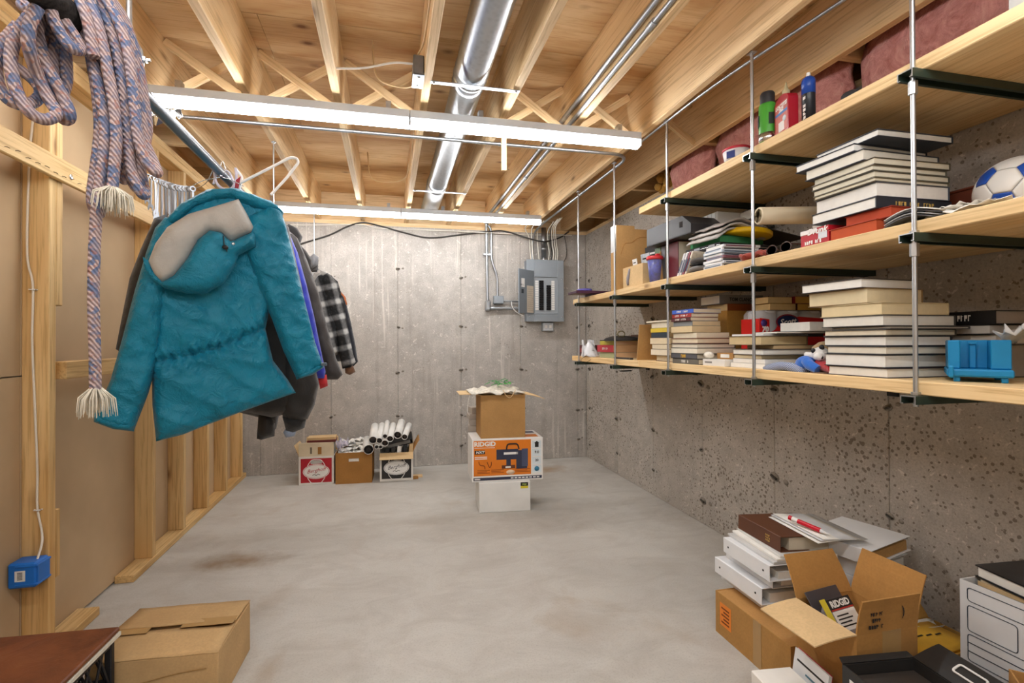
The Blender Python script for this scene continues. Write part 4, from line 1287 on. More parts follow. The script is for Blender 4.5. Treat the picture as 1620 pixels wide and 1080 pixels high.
# --- three boxes along the back wall
M_REDP = mat('#b3202f', .5, var=.06, key='redprint'); M_BLKP = mat('#2c2a29', .5, key='blackprint'); M_WCARD = mat('#e7e3dc', .6, var=.05, key='whitecard')
M_CREAMC = mat('#ded0b4', .75, var=.08, key='creamcard')
def beer_box(label, loc, rz, col, flaps):
    t = carton('beverage_box', label, 'box', .282, .25, .24, loc, rz, M_WCARD, flaps=flaps, slot=(.042, .178, .204))
    y = -.1262
    def disc(pts, k, m, nm): 
        MB().prism(pts, 0, .0006, M=Matrix(((1, 0, 0, 0), (0, 0, -1, y - k), (0, 1, 0, 0), (0, 0, 0, 1)))).build(nm, m, t)
    fx, z0, z1, sw = .125, .02, .222, .045
    for q in ([(-fx, z0), (fx, z0), (fx, .176), (-fx, .176)], [(-fx, .206), (fx, .206), (fx, z1), (-fx, z1)], [(-fx, .176), (-sw, .176), (-sw, .206), (-fx, .206)], [(sw, .176), (fx, .176), (fx, .206), (sw, .206)]):
        disc(q, 0, col, 'print_panel')
    ov = lambda rx, rz_, cz: [(rx * math.cos(a), cz + rz_ * math.sin(a)) for a in [2 * PI * i / 28 for i in range(28)]]
    disc(ov(.108, .062, .112), .0007, M_WHITE, 'oval'); disc(ov(.102, .057, .112), .0014, col, 'oval_line'); disc(ov(.099, .0545, .112), .0021, M_WHITE, 'oval')
    for s in (1, -1):
        MB().tube(smooth([(-.07, y - .001, .112 + s * .05), (-.055, y - .001, .112 + s * .075), (-.03, y - .001, .112 + s * .098), (.03, y - .001, .112 + s * .098), (.055, y - .001, .112 + s * .075), (.07, y - .001, .112 + s * .05)]), .003, 6).build('frame_line', M_WHITE, t)
    text('Berghoff', .044, col, t, face_M((-.002, y - .0032, .122), (1, 0, .14), (-.14, 0, 1)), .45, bold=.0)
    MB().tube(smooth([(-.03, y - .003, .082), (-.015, y - .003, .088), (0, y - .003, .081), (.015, y - .003, .089), (.03, y - .003, .083)]), .0022, 5).build('script_line', M_INK, t)
    return t
t = beer_box('red and white beverage carton full of papers by the back wall', (-.593, 4.335 + .125, 0), -.05, M_REDP, [('F', .115, -3, 0, M_CREAMC), ('L', .10, 20, .02, CARDL), ('B', .12, 15, .005, CARDL)])
for k in range(9):
    MB().box(-.12, .12, -.105 + k * .024, -.100 + k * .024, .02, .30 + .03 * random.random(), M=Matrix.Rotation(random.uniform(-.04, .04), 4, 'Z')).build('paper', (M_PAPER, M_CREAMC)[k % 2], t)
MB().box(-.05, -.035, -.1265, -.125, .262, .325).build('tab', mat('#7d7160', .8, key='tabmark'), t)
MB().box(.012, .042, -.1265, -.125, .255, .335).build('tab', CARD3, t)
tb = thing('red_book', 'dark red book lying on top of the papers in the red carton', 'book', (-.57, 4.475, .333), .02)
MB().box(-.12, .12, -.04, .08, 0, .022, ch=.002).build('cover', mat('#6e2f2a', .6, key='dkred'), tb); MB().box(-.117, .117, -.038, .078, .0225, .045, ch=.001).build('pages', CARDL, tb)

t = carton('cardboard_box', 'plain brown cardboard box with hand hole, between the two beverage cartons', 'box', .30, .28, .262, (-.287, 4.302 + .14, 0), -.04, CARD3, slot=(.042, .185, .212), flaps=[('R', .06, 8, .01)])
for k in range(8):
    crumple(-.135 + (k % 2) * .12, .0 + (k % 2) * .13, -.12 + .05 * (k // 2), .0 + .05 * (k // 2), .23 + .012 * k, .035, M_PAPER, 'paper', t, 7, .001, k)
MB().box(-.13, .13, -.134, .12, .15, .232).build('paper', M_PAPER, t)
crumple(-.15, -.06, -.13, .02, .29, .07, clear('plastic_bag', (.85, .78, .9, 1), .15, .35), 'plastic_bag', t, 10, .0008, 5)

t = beer_box('black and white beverage carton holding binders, rightmost by the back wall', (.066, 4.305 + .125, 0), -.03, M_BLKP, [('F', .075, 120, 0, CARDL), ('R', .12, 22, .0, CARD), ('L', .10, 5, .02)])
for k in range(5):
    MB().box(-.12 + k * .05, -.085 + k * .05, -.11, .11, .02, .27 + .012 * k, ch=.002, M=Matrix.Rotation(.1, 4, 'Y')).build('binder_edge', (M_BLACK, M_BLKP, M_PAPER, M_BLACK, CARDL)[k], t)
tb = thing('black_binder', 'black glossy binder lying on the black beverage carton', 'binder', (.09, 4.43, .30), -.05, rot=(.1, -.22, -.05))
MB().box(-.12, .12, -.10, .13, 0, .004).build('cover', M_BLACK, tb); MB().box(-.12, .12, -.10, .13, .035, .039).build('cover', M_BLACK, tb); MB().box(.116, .12, -.10, .13, .004, .035).build('spine', M_BLACK, tb); MB().box(-.112, .10, -.09, .125, .0045, .0345).build('pages', mat('#7b7873', .7, key='greypg'), tb)
M_ROLL = mat('#e4e2dd', .75, var=.05, key='rollpaper')
for i, (px, py, r, dx, dz) in enumerate(((590, 696, .028, .01, .13), (583, 711, .034, -.02, .05), (600, 697, .022, .02, .16), (609, 690, .017, .02, .14), (609, 701, .024, .03, .15), (602, 707, .014, .0, .06), (596, 707, .015, -.01, .06), (617, 694, .023, .03, .13), (629, 688, .027, .04, .12), (640, 691, .021, .05, .10))):
    p = at(px, py, Y=4.262)
    r *= 1.25; dz *= .55
    rl = thing('paper_roll', '%s rolled paper tube on the boxes by the back wall, counting from the left' % ords[[1, 0, 3, 6, 5, 4, 2, 7, 8, 9][i]], 'paper roll', p, 0, 'paper rolls')
    q = Vector((dx, .27, dz))
    M = q.to_track_quat('Z', 'Y').to_matrix().to_4x4()
    ln = q.length
    MB().lathe([(r - .003, .02), (r - .003, 0), (r, 0), (r, ln)], 14, M=M).build('paper', M_ROLL, rl)
    MB().lathe([(.0, .006), (r - .0035, .006)], 12, M=M).build('core', mat('#4a4340', .9, key='core'), rl)  # dark disc stands in for the shade inside the open tube
for k, (px, py, L_) in enumerate(((660, 745, .13), (660, 755, .07))):
    p = at(px, py, Z=0)
    o = MB().box(-L_ / 2, L_ / 2, -.02, .02, 0, .02, ch=.002).build('wood_scrap', (PINE, CARD3)[k], None, (p.x - .03, 4.38 + k * -.05, .0), (0, 0, .1 * k)); tag(o, ('longer', 'shorter')[k] + ' scrap of wood on the floor beside the black carton', 'wood scrap')

# --- stack in the middle
t = thing('white_box', 'plain scuffed white box at the bottom of the middle stack', 'box', (.81, 3.34 + .15, 0), -.09)
MB().box(-.183, .183, -.15, .15, 0, .209, ch=.003).build('body', mat('#e4e3df', .6, var=.08, vs_=5, key='whitebox'), t)
MB().box(.112, .166, -.1508, -.1502, .178, .203).build('sticker', M_INK, t); MB().box(.112, .166, -.1508, -.1502, .160, .1775).build('sticker', mat('#e3d23a', .6, key='ylw'), t)
text('virgo', .017, mat('#b7cf6a', .6, key='lime'), t, face_M((.139, -.1512, .191), (1, 0, 0), (0, 0, 1)), 0, bold=.0004)
orr = thing('tool_carton', 'orange and white tool carton in the middle of the stack', 'box', (.833, 3.365 + .14, .2095), -.055)
M_OR = mat('#e07d1e', .45, var=.05, key='orange'); M_DKB = mat('#34374c', .45, key='dkblue'); M_OWH = mat('#e9e6e2', .5, var=.04, key='owhite')
W2, HH = .257, .302
MB().box(-W2, W2, -.14, .14, 0, HH, ch=.003).build('body', M_OWH, orr)
def decal(x0, x1, z0, z1, m, nm, lvl=0, par=None, y=-.14):
    return MB().box(x0, x1, y - .0007 - .0006 * lvl, y - .0002 - .0006 * lvl, z0, z1).build(nm, m, par or orr)
decal(-W2 + .012, .168, .042, HH - .012, M_OR, 'print_panel')
decal(-W2 + .010, W2 - .010, .010, .030, M_DKB, 'print_strip')
text('RIDGID', .044, M_WHITE, orr, face_M((-.165, -.1415, .265), (1, 0, 0), (0, 0, 1)), 0, sx=1.05, bold=.0018)
decal(-.240, -.095, .238, .241, M_WHITE, 'rule', 1)
decal(-.238, -.165, .196, .222, M_INK, 'logo', 1)
text('NXT', .024, M_WHITE, orr, face_M((-.20, -.1425, .209), (1, 0, 0), (0, 0, 1)), .2, sx=1.2, bold=.0008)
for k in range(2): decal(-.238, -.15, .172 - k * .012, .178 - k * .012, M_WHITE, 'print_line', 1)
for k, (a, c) in enumerate(((-.22, -.13), (-.12, -.03), (.05, .16))):
    for j in range(3): decal(a, c - .02 * (j % 2), .06 + j * .01, .064 + j * .01, mat('#8c4413', .6, key='brownink'), 'print_line', 1)
MB().tube(smooth([(-.21, -.1415, .145), (-.20, -.1415, .12), (-.17, -.1415, .112), (-.165, -.1415, .09)]), .003, 5).build('diagram', mat('#8c4413', .6, key='brownink'), orr)
MB().tube(smooth([(-.15, -.1415, .14), (-.14, -.1415, .115), (-.13, -.1415, .10), (-.12, -.1415, .12), (-.12, -.1415, .14)]), .003, 5).build('diagram', mat('#8c4413', .6, key='brownink'), orr)
# picture of the tool
decal(-.083, .075, .152, .225, M_DKB, 'picture', 1); decal(-.03, .072, .187, .203, M_WHITE, 'picture', 2); decal(.06, .14, .085, .215, M_DKB, 'picture', 2); decal(.10, .145, .10, .225, mat('#4a5068', .4, key='dkb2'), 'picture', 3)
decal(-.012, .02, .11, .152, M_DKB, 'picture', 2); decal(-.045, .052, .088, .112, mat('#6b3a22', .5, key='brownpic'), 'picture', 1); decal(-.018, .02, .092, .104, M_WHITE, 'picture', 2)
MB().tube(arc([(-.01, -.1425, .225), (-.005, -.1425, .262), (.07, -.1425, .262), (.08, -.1425, .225)], .02), .005, 6).build('picture', M_INK, orr)
for k in range(4):
    decal(.178, .243, .052 + k * .058, .104 + k * .058, mat('#d9e2e6', .5, key='iconbg'), 'icon_panel')
decal(.197, .224, .232, .262, M_INK, 'icon', 1); MB().prism([(.19, .262), (.231, .262), (.2105, .276)], 0, .0006, M=Matrix(((1, 0, 0, 0), (0, 0, -1, -.1414), (0, 1, 0, 0), (0, 0, 0, 1)))).build('icon', M_INK, orr)
text('9.0', .026, M_INK, orr, face_M((.2105, -.1415, .196), (1, 0, 0), (0, 0, 1)), 0, bold=.0006)
text('20', .024, M_INK, orr, face_M((.2105, -.1415, .138), (1, 0, 0), (0, 0, 1)), 0, bold=.0006)
MB().lathe([(.018, 0), (.018, .0006)], 18, M=Matrix.Translation((.2105, -.1408, .078)) @ Matrix.Rotation(PI / 2, 4, 'X')).build('icon', mat('#3a7fa0', .5, key='iconblue'), orr)
MB().lathe([(.028, 0), (.028, .0006)], 18, M=Matrix.Translation((.018, -.1412, .062)) @ Matrix.Diagonal((1.1, 1, .6, 1)) @ Matrix.Rotation(PI / 2, 4, 'X')).build('seal', mat('#f0cfae', .5, key='seal'), orr)
for k in range(8): decal(.02 + k * .027, .04 + k * .027, .016, .024, M_WHITE, 'print_line', 1)
decal(-.24, -.20, .016, .024, M_WHITE, 'print_line', 1)
for (a, c, e, f_) in ((-.22, -.10, -.09, .09), (.12, .23, -.11, -.02)):
    MB().box(a, c, e, f_, HH + .0002, HH + .001).build('top_print', (M_OR, M_DKB)[a < 0 and 1 or 0] if a > 0 else M_PAPER, orr)
MB().box(.10, .235, .04, .10, HH + .0002, HH + .001).build('top_print', M_DKB, orr)
t = carton('cardboard_box', 'open brown cardboard box on top of the tool carton', 'box', .322, .27, .306, (.803, 3.385 + .135, .5120), -.05, cardboard('#b58a55'), flaps=[('L', .15, 82, .004, CARDL), ('R', .15, 98, .004, CARDL), ('B', .05, 70, .004)])
MB().box(-.15, .15, -.12, .12, .29, .30).build('inner_flap', CARDL, t)
tt = thing('canvas_bag', 'crumpled white patterned cloth bag on the open box of the middle stack', 'bag', (.76, 3.50, .836))
crumple(-.20, .19, -.15, .10, .0, .022, mat('#d9d2c4', .85, var=.25, vs_=30, key='cloth'), 'cloth', tt, 16, .004, 3, .01)
crumple(-.14, .16, -.12, .08, .016, .024, mat('#cfc6b6', .85, var=.25, vs_=40, key='cloth2'), 'cloth', tt, 14, .003, 8, .03)
MB().tube(smooth([(-.17, -.10, .02), (-.205, -.09, -.03), (-.215, -.08, -.13), (-.20, -.08, -.16)]), .002, 5).build('cord', M_PAPER, tt)
MB().tube(smooth([(.03, -.14, .02), (.05, -.165, -.02), (.08, -.165, -.03), (.12, -.15, .02)]), .0025, 5).build('cord', CARDL, tt)
tt = thing('garland', 'bunch of bright green plastic leaves on the cloth bag', 'leaves', (.79, 3.47, .885))
for k in range(22):
    a = random.uniform(0, 2 * PI); p = Vector((random.uniform(-.07, .08), random.uniform(-.05, .05), random.uniform(.0, .03)))
    M = Matrix.Translation(p) @ Matrix.Rotation(a, 4, 'Z') @ Matrix.Rotation(random.uniform(-.4, .5), 4, 'Y')
    MB().sheet([[(x, -w_, .004 * math.sin(x * 60)), (x, 0, .006), (x, w_, .004 * math.sin(x * 60))] for x, w_ in ((0, .001), (.012, .009), (.026, .010), (.042, .001))], .0006, M=M).build('leaf', mat(('#3fa24a', '#58b552', '#2f8a44')[k % 3], .5, key='leaf'), tt)
for k in range(4):
    tt = thing('grey_tile', '%s of four grey tiles stacked behind the open box' % ('lowest', 'second lowest', 'second highest', 'topmost')[k], 'tile', (.665 + .012 * (k % 2), 3.71, .02 + .0 + .512 + k * .047 - .02), .1 * (k - 1.5), 'grey tiles behind the box')
    MB().box(-.07, .07, -.05, .05, 0, .046, ch=.004).build('slab', mat('#b3aaa0', .8, var=.1, bump=.2, key='tile'), tt)

# --- lower left: closed carton and milk crate
cm = cardboard('#c9a676')
t = thing('cardboard_box', 'closed tan cardboard box with taped top, lower left of the floor', 'box', (-.735, 1.925, 0), -.05)
MB().box(-.195, .195, -.158, .158, 0, .186, ch=.003).build('body', cm, t)
def flapsheet(y0, y1, z0, z1, name='flap', m=cm, x=.195, par=None):
    g = []
    for i in range(7):
        v = i / 6
        g.append([(-x + 2 * x * u, y0 + (y1 - y0) * v, z0 + (z1 - z0) * v + .004 * noise.noise(Vector((u * 4, v * 3, z0 * 50)))) for u in [k / 9 for k in range(10)]])
    return MB().sheet([[p for p in row] for row in zip(*g)], .004).build(name, m, par or t)
flapsheet(-.158, -.006, .190, .196); flapsheet(.158, .004, .191, .200)
MB().box(-.192, -.08, -.03, .028, .2015, .2022).build('tape', M_TAPE, t); MB().box(.02, .192, -.018, .03, .2025, .2032).build('tape', M_TAPE, t)
MB().sheet([[(x, -.159 - .0015, z + .02 * math.sin(x * 9)) for x in [-.16 + .04 * k for k in range(9)]] for z in (.118, .121)], .0008).build('crease', cardboard('#a98452'), t)
MB().box(.1505, .1508, -.1, .1, .05, .06).build('crease', cm, t)

cr = thing('milk_crate', 'black plastic milk crate under the brown padded board', 'crate', (-1.015, 1.6, 0), -.04)
M_CRT = mat('#1b1b20', .45, key='crate')
for x in (-.155, .155):
    for y in (-.155, .155): MB().box(x - .01, x + .01, y - .01, y + .01, 0, .272, ch=.003).build('corner_post', M_CRT, cr)
for z in (.0, .13, .252):
    for s in (-1, 1):
        MB().box(-.145, .145, s * .158 - .005, s * .158 + .005, z, z + .018, ch=.002).build('rail', M_CRT, cr)
        MB().box(s * .158 - .005, s * .158 + .005, -.145, .145, z, z + .018, ch=.002).build('rail', M_CRT, cr)
for k in range(9):
    for s in (-1, 1):
        p = -.12 + .03 * k
        for z0, z1 in ((.018, .13), (.148, .252)):
            d = .022 * (1 if k % 2 else -1)
            MB().tube([(s * .158, p - d, z0), (s * .158, p + d, z1)], .0042, 4).build('slat', M_CRT, cr)
            MB().tube([(p - d, s * .158, z0), (p + d, s * .158, z1)], .0042, 4).build('slat', M_CRT, cr)
MB().box(-.15, .15, -.15, .15, .002, .008).build('base', M_CRT, cr)
bd = thing('padded_board', 'brown vinyl covered board with pale edge lying on the milk crate', 'board', (-1.015, 1.6, .2725), -.05)
t_ = NT('brown_vinyl'); co = t_.coords()
t_.bump(t_.noise(co, 9, 5, .7, 1.2), .25, .01)
M_VINYL = t_.out(t_.ramp(t_.noise(co, 6, 5, .65, .8), [(.3, lin('#5a2f1c')), (.6, lin('#7b4528')), (.8, lin('#8a5433'))]), .38, 0, .5)
MB().box(-.172, .172, -.178, .178, .0132, .0292, ch=.004).build('vinyl_top', M_VINYL, bd)
MB().box(-.174, .174, -.18, .18, 0, .013, ch=.001).build('edge', mat('#d9d2c2', .7, var=.12, vs_=60, key='plyedge'), bd)

# ------------------------------------------------------------------ heap at the lower right
t = carton('cardboard_box', 'large taped cardboard box with orange sticker under the white binders', 'box', .60, .385, .168, (1.318 + .30, 1.392 + .1925, 0), 0, cardboard('#b5884e'))
MB().box(-.296, .296, -.188, .188, .150, .166).build('contents', CARD, t)
MB().box(-.3008, -.3002, .10, .165, .045, .135).build('sticker', mat('#e8862b', .5, key='orsticker'), t)
for k in range(5): MB().box(-.3016, -.3010, .11, .155 - .012 * (k % 2), .058 + k * .014, .064 + k * .014).build('print_line', mat('#7a3f12', .7, key='stickink'), t)
MB().box(-.3012, -.3004, -.06, -.02, .0, .168).build('tape', M_TAPE, t)
M_BW = mat('#e3e4e6', .38, var=.04, key='binderwhite')
def binder(label, x, y, z, w, ln, th_, rz=0, m=M_BW, tilt=(0, 0), pages=M_PAPER, rivets=True, loadk=.75):
    """spine on the -x side; root at the middle of the spine's lower edge"""
    b = thing('ring_binder', label, 'binder', (x, y, z), 0, 'ring binders in the heap', (tilt[0], tilt[1], rz))
    k = .0028
    MB().box(0, w, -ln / 2, ln / 2, 0, k, ch=.001).build('cover', m, b)
    MB().box(0, w, -ln / 2, ln / 2, th_ - k, th_, ch=.001).build('cover', m, b)
    MB().box(-k, 0, -ln / 2, ln / 2, .0, th_, ch=.001).build('spine', m, b)
    MB().box(.04, w - .012, -ln / 2 + .008, ln / 2 - .008, k + .001, k + (th_ - 2 * k) * loadk).build('pages', pages, b)
    for s in (-1, 0, 1):
        c = (.03, s * ln * .36, th_ / 2)
        MB().tube([(c[0] + th_ * .36 * math.cos(a), c[1], c[2] + th_ * .40 * math.sin(a)) for a in [2 * PI * i / 12 for i in range(13)]], .0018, 5).build('ring', M_STEEL, b)
    MB().box(.004, .016, -ln * .43, ln * .43, th_ / 2 - .006, th_ / 2 + .006, ch=.002).build('ring_spine', M_STEEL, b)
    if rivets:
        for s in (-1, 1): MB().lathe([(.004, 0), (.004, .001)], 10, M=Matrix.Translation((-k - .0002, s * ln * .38, th_ / 2)) @ Matrix.Rotation(-PI / 2, 4, 'Y')).build('rivet', M_INK, b)
    return b
binder('lowest white binder in the heap, lying on the big taped box', 1.405, 1.715, .1685, .27, .285, .034, -.03, rivets=False)
binder('thick white binder with two rivets, second from the bottom of the heap', 1.372, 1.715, .203, .27, .28, .064, -.03, loadk=.6)
binder('slim white binder wedged between two thick white binders', 1.412, 1.70, .268, .26, .275, .042, -.05)
binder('upper thick white binder with glossy spine and two rivets', 1.372, 1.668, .311, .27, .27, .060, -.05, loadk=.5)
for k in range(3):
    b = thing('paper_pad', '%s clear sheet stack between the white binders and the brown binder' % ('lower', 'middle', 'upper')[k], 'papers', (1.53, 1.67, .3715 + k * .0095), -.08 - .03 * k)
    MB().box(-.135 + .02 * k, .13, -.145, .135, 0, .009, ch=.001).build('sheets', (mat('#c9c8c6', .3, key='pad1'), M_PAPER, mat('#d5d4d0', .3, key='pad2'))[k], b)
bb = binder('dark brown binder with gold lettering on top of the white binders', 1.447, 1.685, .4005, .25, .245, .058, -.06, mat('#5a3521', .5, var=.1, key='brownbinder'), (0, .03), mat('#cbbfa9', .7, key='tanpages'), rivets=False, loadk=.9)
for k in range(3):
    bars(bb, face_M((-.0032, -.055, .019 + k * .010), (0, -1, 0), (0, 0, 1)), .026, .007, 4, mat('#c9a75c', .35, .6, key='gold'), seed=k + 9)
ppz = thing('paper_pad', 'loose papers spilling over the brown binder', 'papers', (1.56, 1.62, .4610), -.10)
for k in range(4): MB().sheet([[(x + .01 * k, y, .003 * k + .006 * math.sin(x * 14 + k)) for y in (-.14, -.05, .05, .13)] for x in (-.02, .03, .07, .11, .15)], .001).build('sheet', (M_PAPER, mat('#cfd0d2', .4, key='pad3'))[k % 2], ppz)
mk = thing('marker', 'red and white marker lying on the papers of the heap', 'marker', (1.575, 1.555, .487), 0, rot=(0, .08, -1.35))
MB().cyl((-.055, 0, .0), (.03, 0, 0), .009, 12).build('barrel', mat('#c4182b', .35, key='mkred'), mk); MB().cyl((-.078, 0, 0), (-.0555, 0, 0), .0093, 12).build('label', M_WHITE, mk); MB().cyl((-.092, 0, 0), (-.0785, 0, 0), .009, 12).build('cap', mat('#c4182b', .35, key='mkred'), mk); MB().lathe([(.008, 0), (.004, .012), (.002, .03)], 10, M=Matrix.Translation((.0305, 0, 0)) @ Matrix.Rotation(PI / 2, 4, 'Y')).build('tip', M_BW, mk)
# back stack under the wide white binder
binder('lowest binder of the rear stack beside the concrete wall', 1.70, 1.60, .1685, .24, .27, .07, .12)
binder('middle white binder of the rear stack beside the concrete wall', 1.685, 1.585, .239, .24, .27, .075, .16)
binder('third white binder of the rear stack, right under the wide one', 1.69, 1.58, .315, .24, .27, .06, .2)
binder('wide white binder lying open edged on the rear stack near the wall', 1.66, 1.535, .385, .25, .245, .055, .2, tilt=(-.02, -.06), pages=CARD2)

op = carton('cardboard_box', 'open cardboard box with raised flaps and a packaged tool inside', 'box', .228, .212, .338, (1.325 + .114, 1.163 + .106, 0), .015, cardboard('#b5854a'),
            flaps=[('L', .145, 90, .004, CARDL), ('F', .105, 2, .006), ('R', .15, 12, .005), ('B', .135, 22, .012)])
MB().box(-.108, .108, -.10, .10, .17, .20).build('contents', CARD3, op)
MB().box(-.02, .05, -.1068, -.1062, .10, .338).build('tape', M_TAPE, op)
for k in range(3): bars(op, face_M((-.05, -.1145 + .001 * k, .398 - k * .019), (1, 0, 0), (0, 0, 1)), (.045, .032, .055)[k], .011, (7, 4, 6)[k], M_INK, seed=k)
text(')', .04, M_INK, op, face_M((.05, -.1145, .395), (1, 0, 0), (0, 0, 1)), 0)
pk = thing('tool_package', 'clear plastic tool package with red and white label inside the open box', 'package', (1.425, 1.275, .235), 0, rot=(.95, 0, .15))
MB().box(-.075, .075, 0, .16, 0, .004, ch=.001).build('backing_card', mat('#4a464b', .4, key='pkcard'), pk)
MB().box(-.062, .062, .02, .11, .0045, .04, ch=.012).build('blister', clear('blister', (.8, .8, .84, 1), .1, .3), pk)
MB().box(-.045, .055, .035, .09, .0402, .0408).build('label', M_WHITE, pk); MB().box(-.048, .058, .092, .125, .0402, .0408).build('label', M_INK, pk); MB().box(-.045, .055, .092, .096, .0409, .0412).build('label', mat('#b8332c', .5, key='pkred'), pk)
MB().box(-.074, -.05, .06, .13, .0402, .0408).build('label', mat('#d9c63c', .5, key='pkyel'), pk)
text('RIDGID', .026, M_WHITE, pk, face_M((.005, .109, .0412), (1, 0, 0), (0, 1, 0)), 0, bold=.001)
for k in range(4): MB().box(-.035, .03 - .012 * (k % 2), .045 + .010 * k, .049 + .010 * k, .0409, .0412).build('print_line', M_INK, pk)
tt = thing('folded_paper', 'folded white paper tucked in the near corner of the open box', 'paper', (1.475, 1.195, .2005))
MB().sheet([[(-.05, 0, .10), (-.05, .03, .02)], [(.0, -.015, .15), (.0, .02, .05)], [(.05, 0, .11), (.05, .03, .02)]], .001, sm=False).build('sheet', M_PAPER, tt)
t = carton('cardboard_box', 'brown box of yellow envelopes against the concrete wall', 'box', .30, .185, .20, (1.60 + .15, 1.198 + .0925, 0), .03, cardboard('#b08646'), flaps=[('B', .06, 25, .01)])
MB().box(-.145, .145, -.088, .088, .15, .165).build('contents', CARD2, t)
for k in range(3):
    b = thing('padded_envelope', ('white envelope under the yellow ones in the box by the wall', 'lower yellow padded envelope in the box by the wall', 'upper yellow padded envelope with dark writing')[k], 'envelope', (1.73 + .012 * k, 1.285, .1665 + k * .0125), .1 * (k - 1), 'envelopes in the box')
    MB().sheet([[(x, y, .008 * math.sin((x + .12) / .24 * PI) * math.sin((y + .07) / .14 * PI) + .01) for y in (-.07, -.035, 0, .035, .07)] for x in (-.12, -.06, 0, .06, .12)], .010).build('envelope', (M_WHITE, mat('#dca42f', .6, key='yenv'), mat('#e4b13c', .6, key='yenv2'))[k], b)
    if k == 2:
        for j in range(4): MB().box(-.07 + j * .035, -.045 + j * .035, .01 - j * .006, .015 - j * .006, .0185, .0195).build('print_line', M_INK, b)
crumple(-.14, .14, .03, .085, .185, .03, M_PAPER, 'tissue', t, 10, .001, 4)
t = carton('black_box', 'black carton with torn flap and white hand hole at the front of the heap', 'box', .225, .27, .285, (1.345, .99, 0), -.10, M_BLKP, flaps=[('R', .085, 60, .005), ('B', .018, 60, .005)])
MB().box(-.105, .105, -.128, .128, .2, .255).build('contents', mat('#3a332e', .7, key='blkfill'), t)
MB().box(-.1135, -.1128, -.11, .11, .03, .26).build('print_panel', M_OWH, t)
for k in range(6): MB().box(-.1145, -.1138, -.10, .10 - .03 * (k % 3), .06 + k * .03, .068 + k * .03).build('print_line', M_INK, t)
tp_ = MB(); tp_.tube(arc([(.137, -.02, .305), (.137, .05, .305), (.163, .05, .318), (.163, -.02, .318), (.137, -.02, .305)], .008), .003, 6); tp_.build('hand_hole', M_WHITE, t)
t = thing('white_box', 'small white box on the floor in front of the heap', 'box', (1.175, 1.175, 0), -.10)
MB().box(-.068, .068, -.165, .165, 0, .150, ch=.003).build('body', M_WCARD, t)
MB().box(-.0687, -.0682, -.10, .02, .03, .10).build('print_panel', mat('#44413e', .6, key='wbprint'), t)
MB().box(-.067, .067, -.001, .001, .1502, .1508).build('lid_seam', mat('#bdb9b3', .7, key='seam'), t)
bk = thing('magazine', 'glossy white and red magazine leaning against the open box', 'magazine', (1.250, 1.262, .0), 0, rot=(0, .16, -.12))
MB().box(-.004, .004, -.06, .08, .0, .205).build('pages', M_PAPER, bk); MB().box(.0045, .0065, -.06, .08, .0, .207).build('cover', mat('#b03340', .4, key='magred'), bk); MB().box(-.0065, -.0045, -.06, .08, .0, .207).build('cover', M_BW, bk)
for k in range(7): MB().box(-.0075, -.007, -.055, .065 - .02 * (k % 3), .03 + k * .024, .036 + k * .024).build('print_line', (M_INK, mat('#5c7f8f', .6, key='magblue'))[k % 2], bk)

# banker's box and what carries it
t = carton('cardboard_box', 'plain cardboard box under the white file box', 'box', .27, .42, .168, (1.855, .975, 0), .02, CARD2)
MB().box(-.13, .13, -.205, .205, .14, .1675).build('contents', CARD2, t)
bx_ = carton('file_box', 'white file storage box with blue lines, against the concrete wall', 'file box', .25, .40, .292, (1.852, .968, .1685), .02, M_BW)
XF = -.1252
M_LB = mat('#39434f', .5, key='lineblue'); M_BLS = mat('#1d55b5', .45, key='bluestripe')
def frame_line(y0, y1, z0, z1):
    MB().tube(arc([(XF, y0, (z0 + z1) / 2), (XF, y0, z1), (XF, y1, z1), (XF, y1, z0), (XF, y0, z0), (XF, y0, (z0 + z1) / 2)], .01, 4), .0014, 5).build('print_line', M_LB, bx_)
frame_line(.18, -.19, .235, .275); frame_line(.18, .06, .145, .222); frame_line(.18, -.19, .055, .135)
for z in (.108, .082): MB().box(XF - .0008, XF, -.19, .18, z, z + .0026).build('print_line', M_LB, bx_)
for z, h_ in ((.014, .016), (.034, .004), (.008, .003)): MB().box(XF - .0008, XF, -.199, .199, z, z + h_).build('print_stripe', M_BLS, bx_)
MB().box(-.11, .11, -.19, .19, .18, .225).build('papers', M_PAPER, bx_)
b = thing('folder', 'blue folder standing just inside the white file box', 'folder', (1.755, .965, .40), .02); MB().box(-.004, .004, -.185, .185, -.0, .05, ch=.001).build('cover', mat('#2b4a78', .5, key='bluefold'), b)
b = thing('manila_folder', 'bundle of tan folders standing inside the white file box', 'folder', (1.79, .965, .40), .02)
for k in range(4): MB().box(-.015 + k * .012, -.012 + k * .012, -.185, .185, 0, .056 + .004 * k).build('sheet', (CARDL, M_CREAMC)[k % 2], b)
b = thing('photo_book', 'thick book with black and grey cover lying on top of the white file box', 'book', (1.87, .985, .462), .02, rot=(.02, -.03, -.12))
MB().box(-.11, .11, -.165, .165, .0, .004).build('cover', M_BLACK, b); MB().box(-.106, .106, -.160, .160, .004, .034, ch=.001).build('pages', M_PAPER, b); MB().box(-.11, .11, -.165, .165, .034, .038).build('cover', mat('#2c2d30', .3, var=.6, vs_=14, key='photocover'), b)
c_ = at(1589, 1053, Z=.335)
t = carton('cardboard_box', 'corner of an open cardboard box at the lower right edge', 'box', .20, .20, .335, (c_.x + .0, c_.y - .152, 0), PI / 4 + .02, CARD, )
MB().box(-.09, .09, -.09, .09, .15, .18).build('contents', CARD3, t)

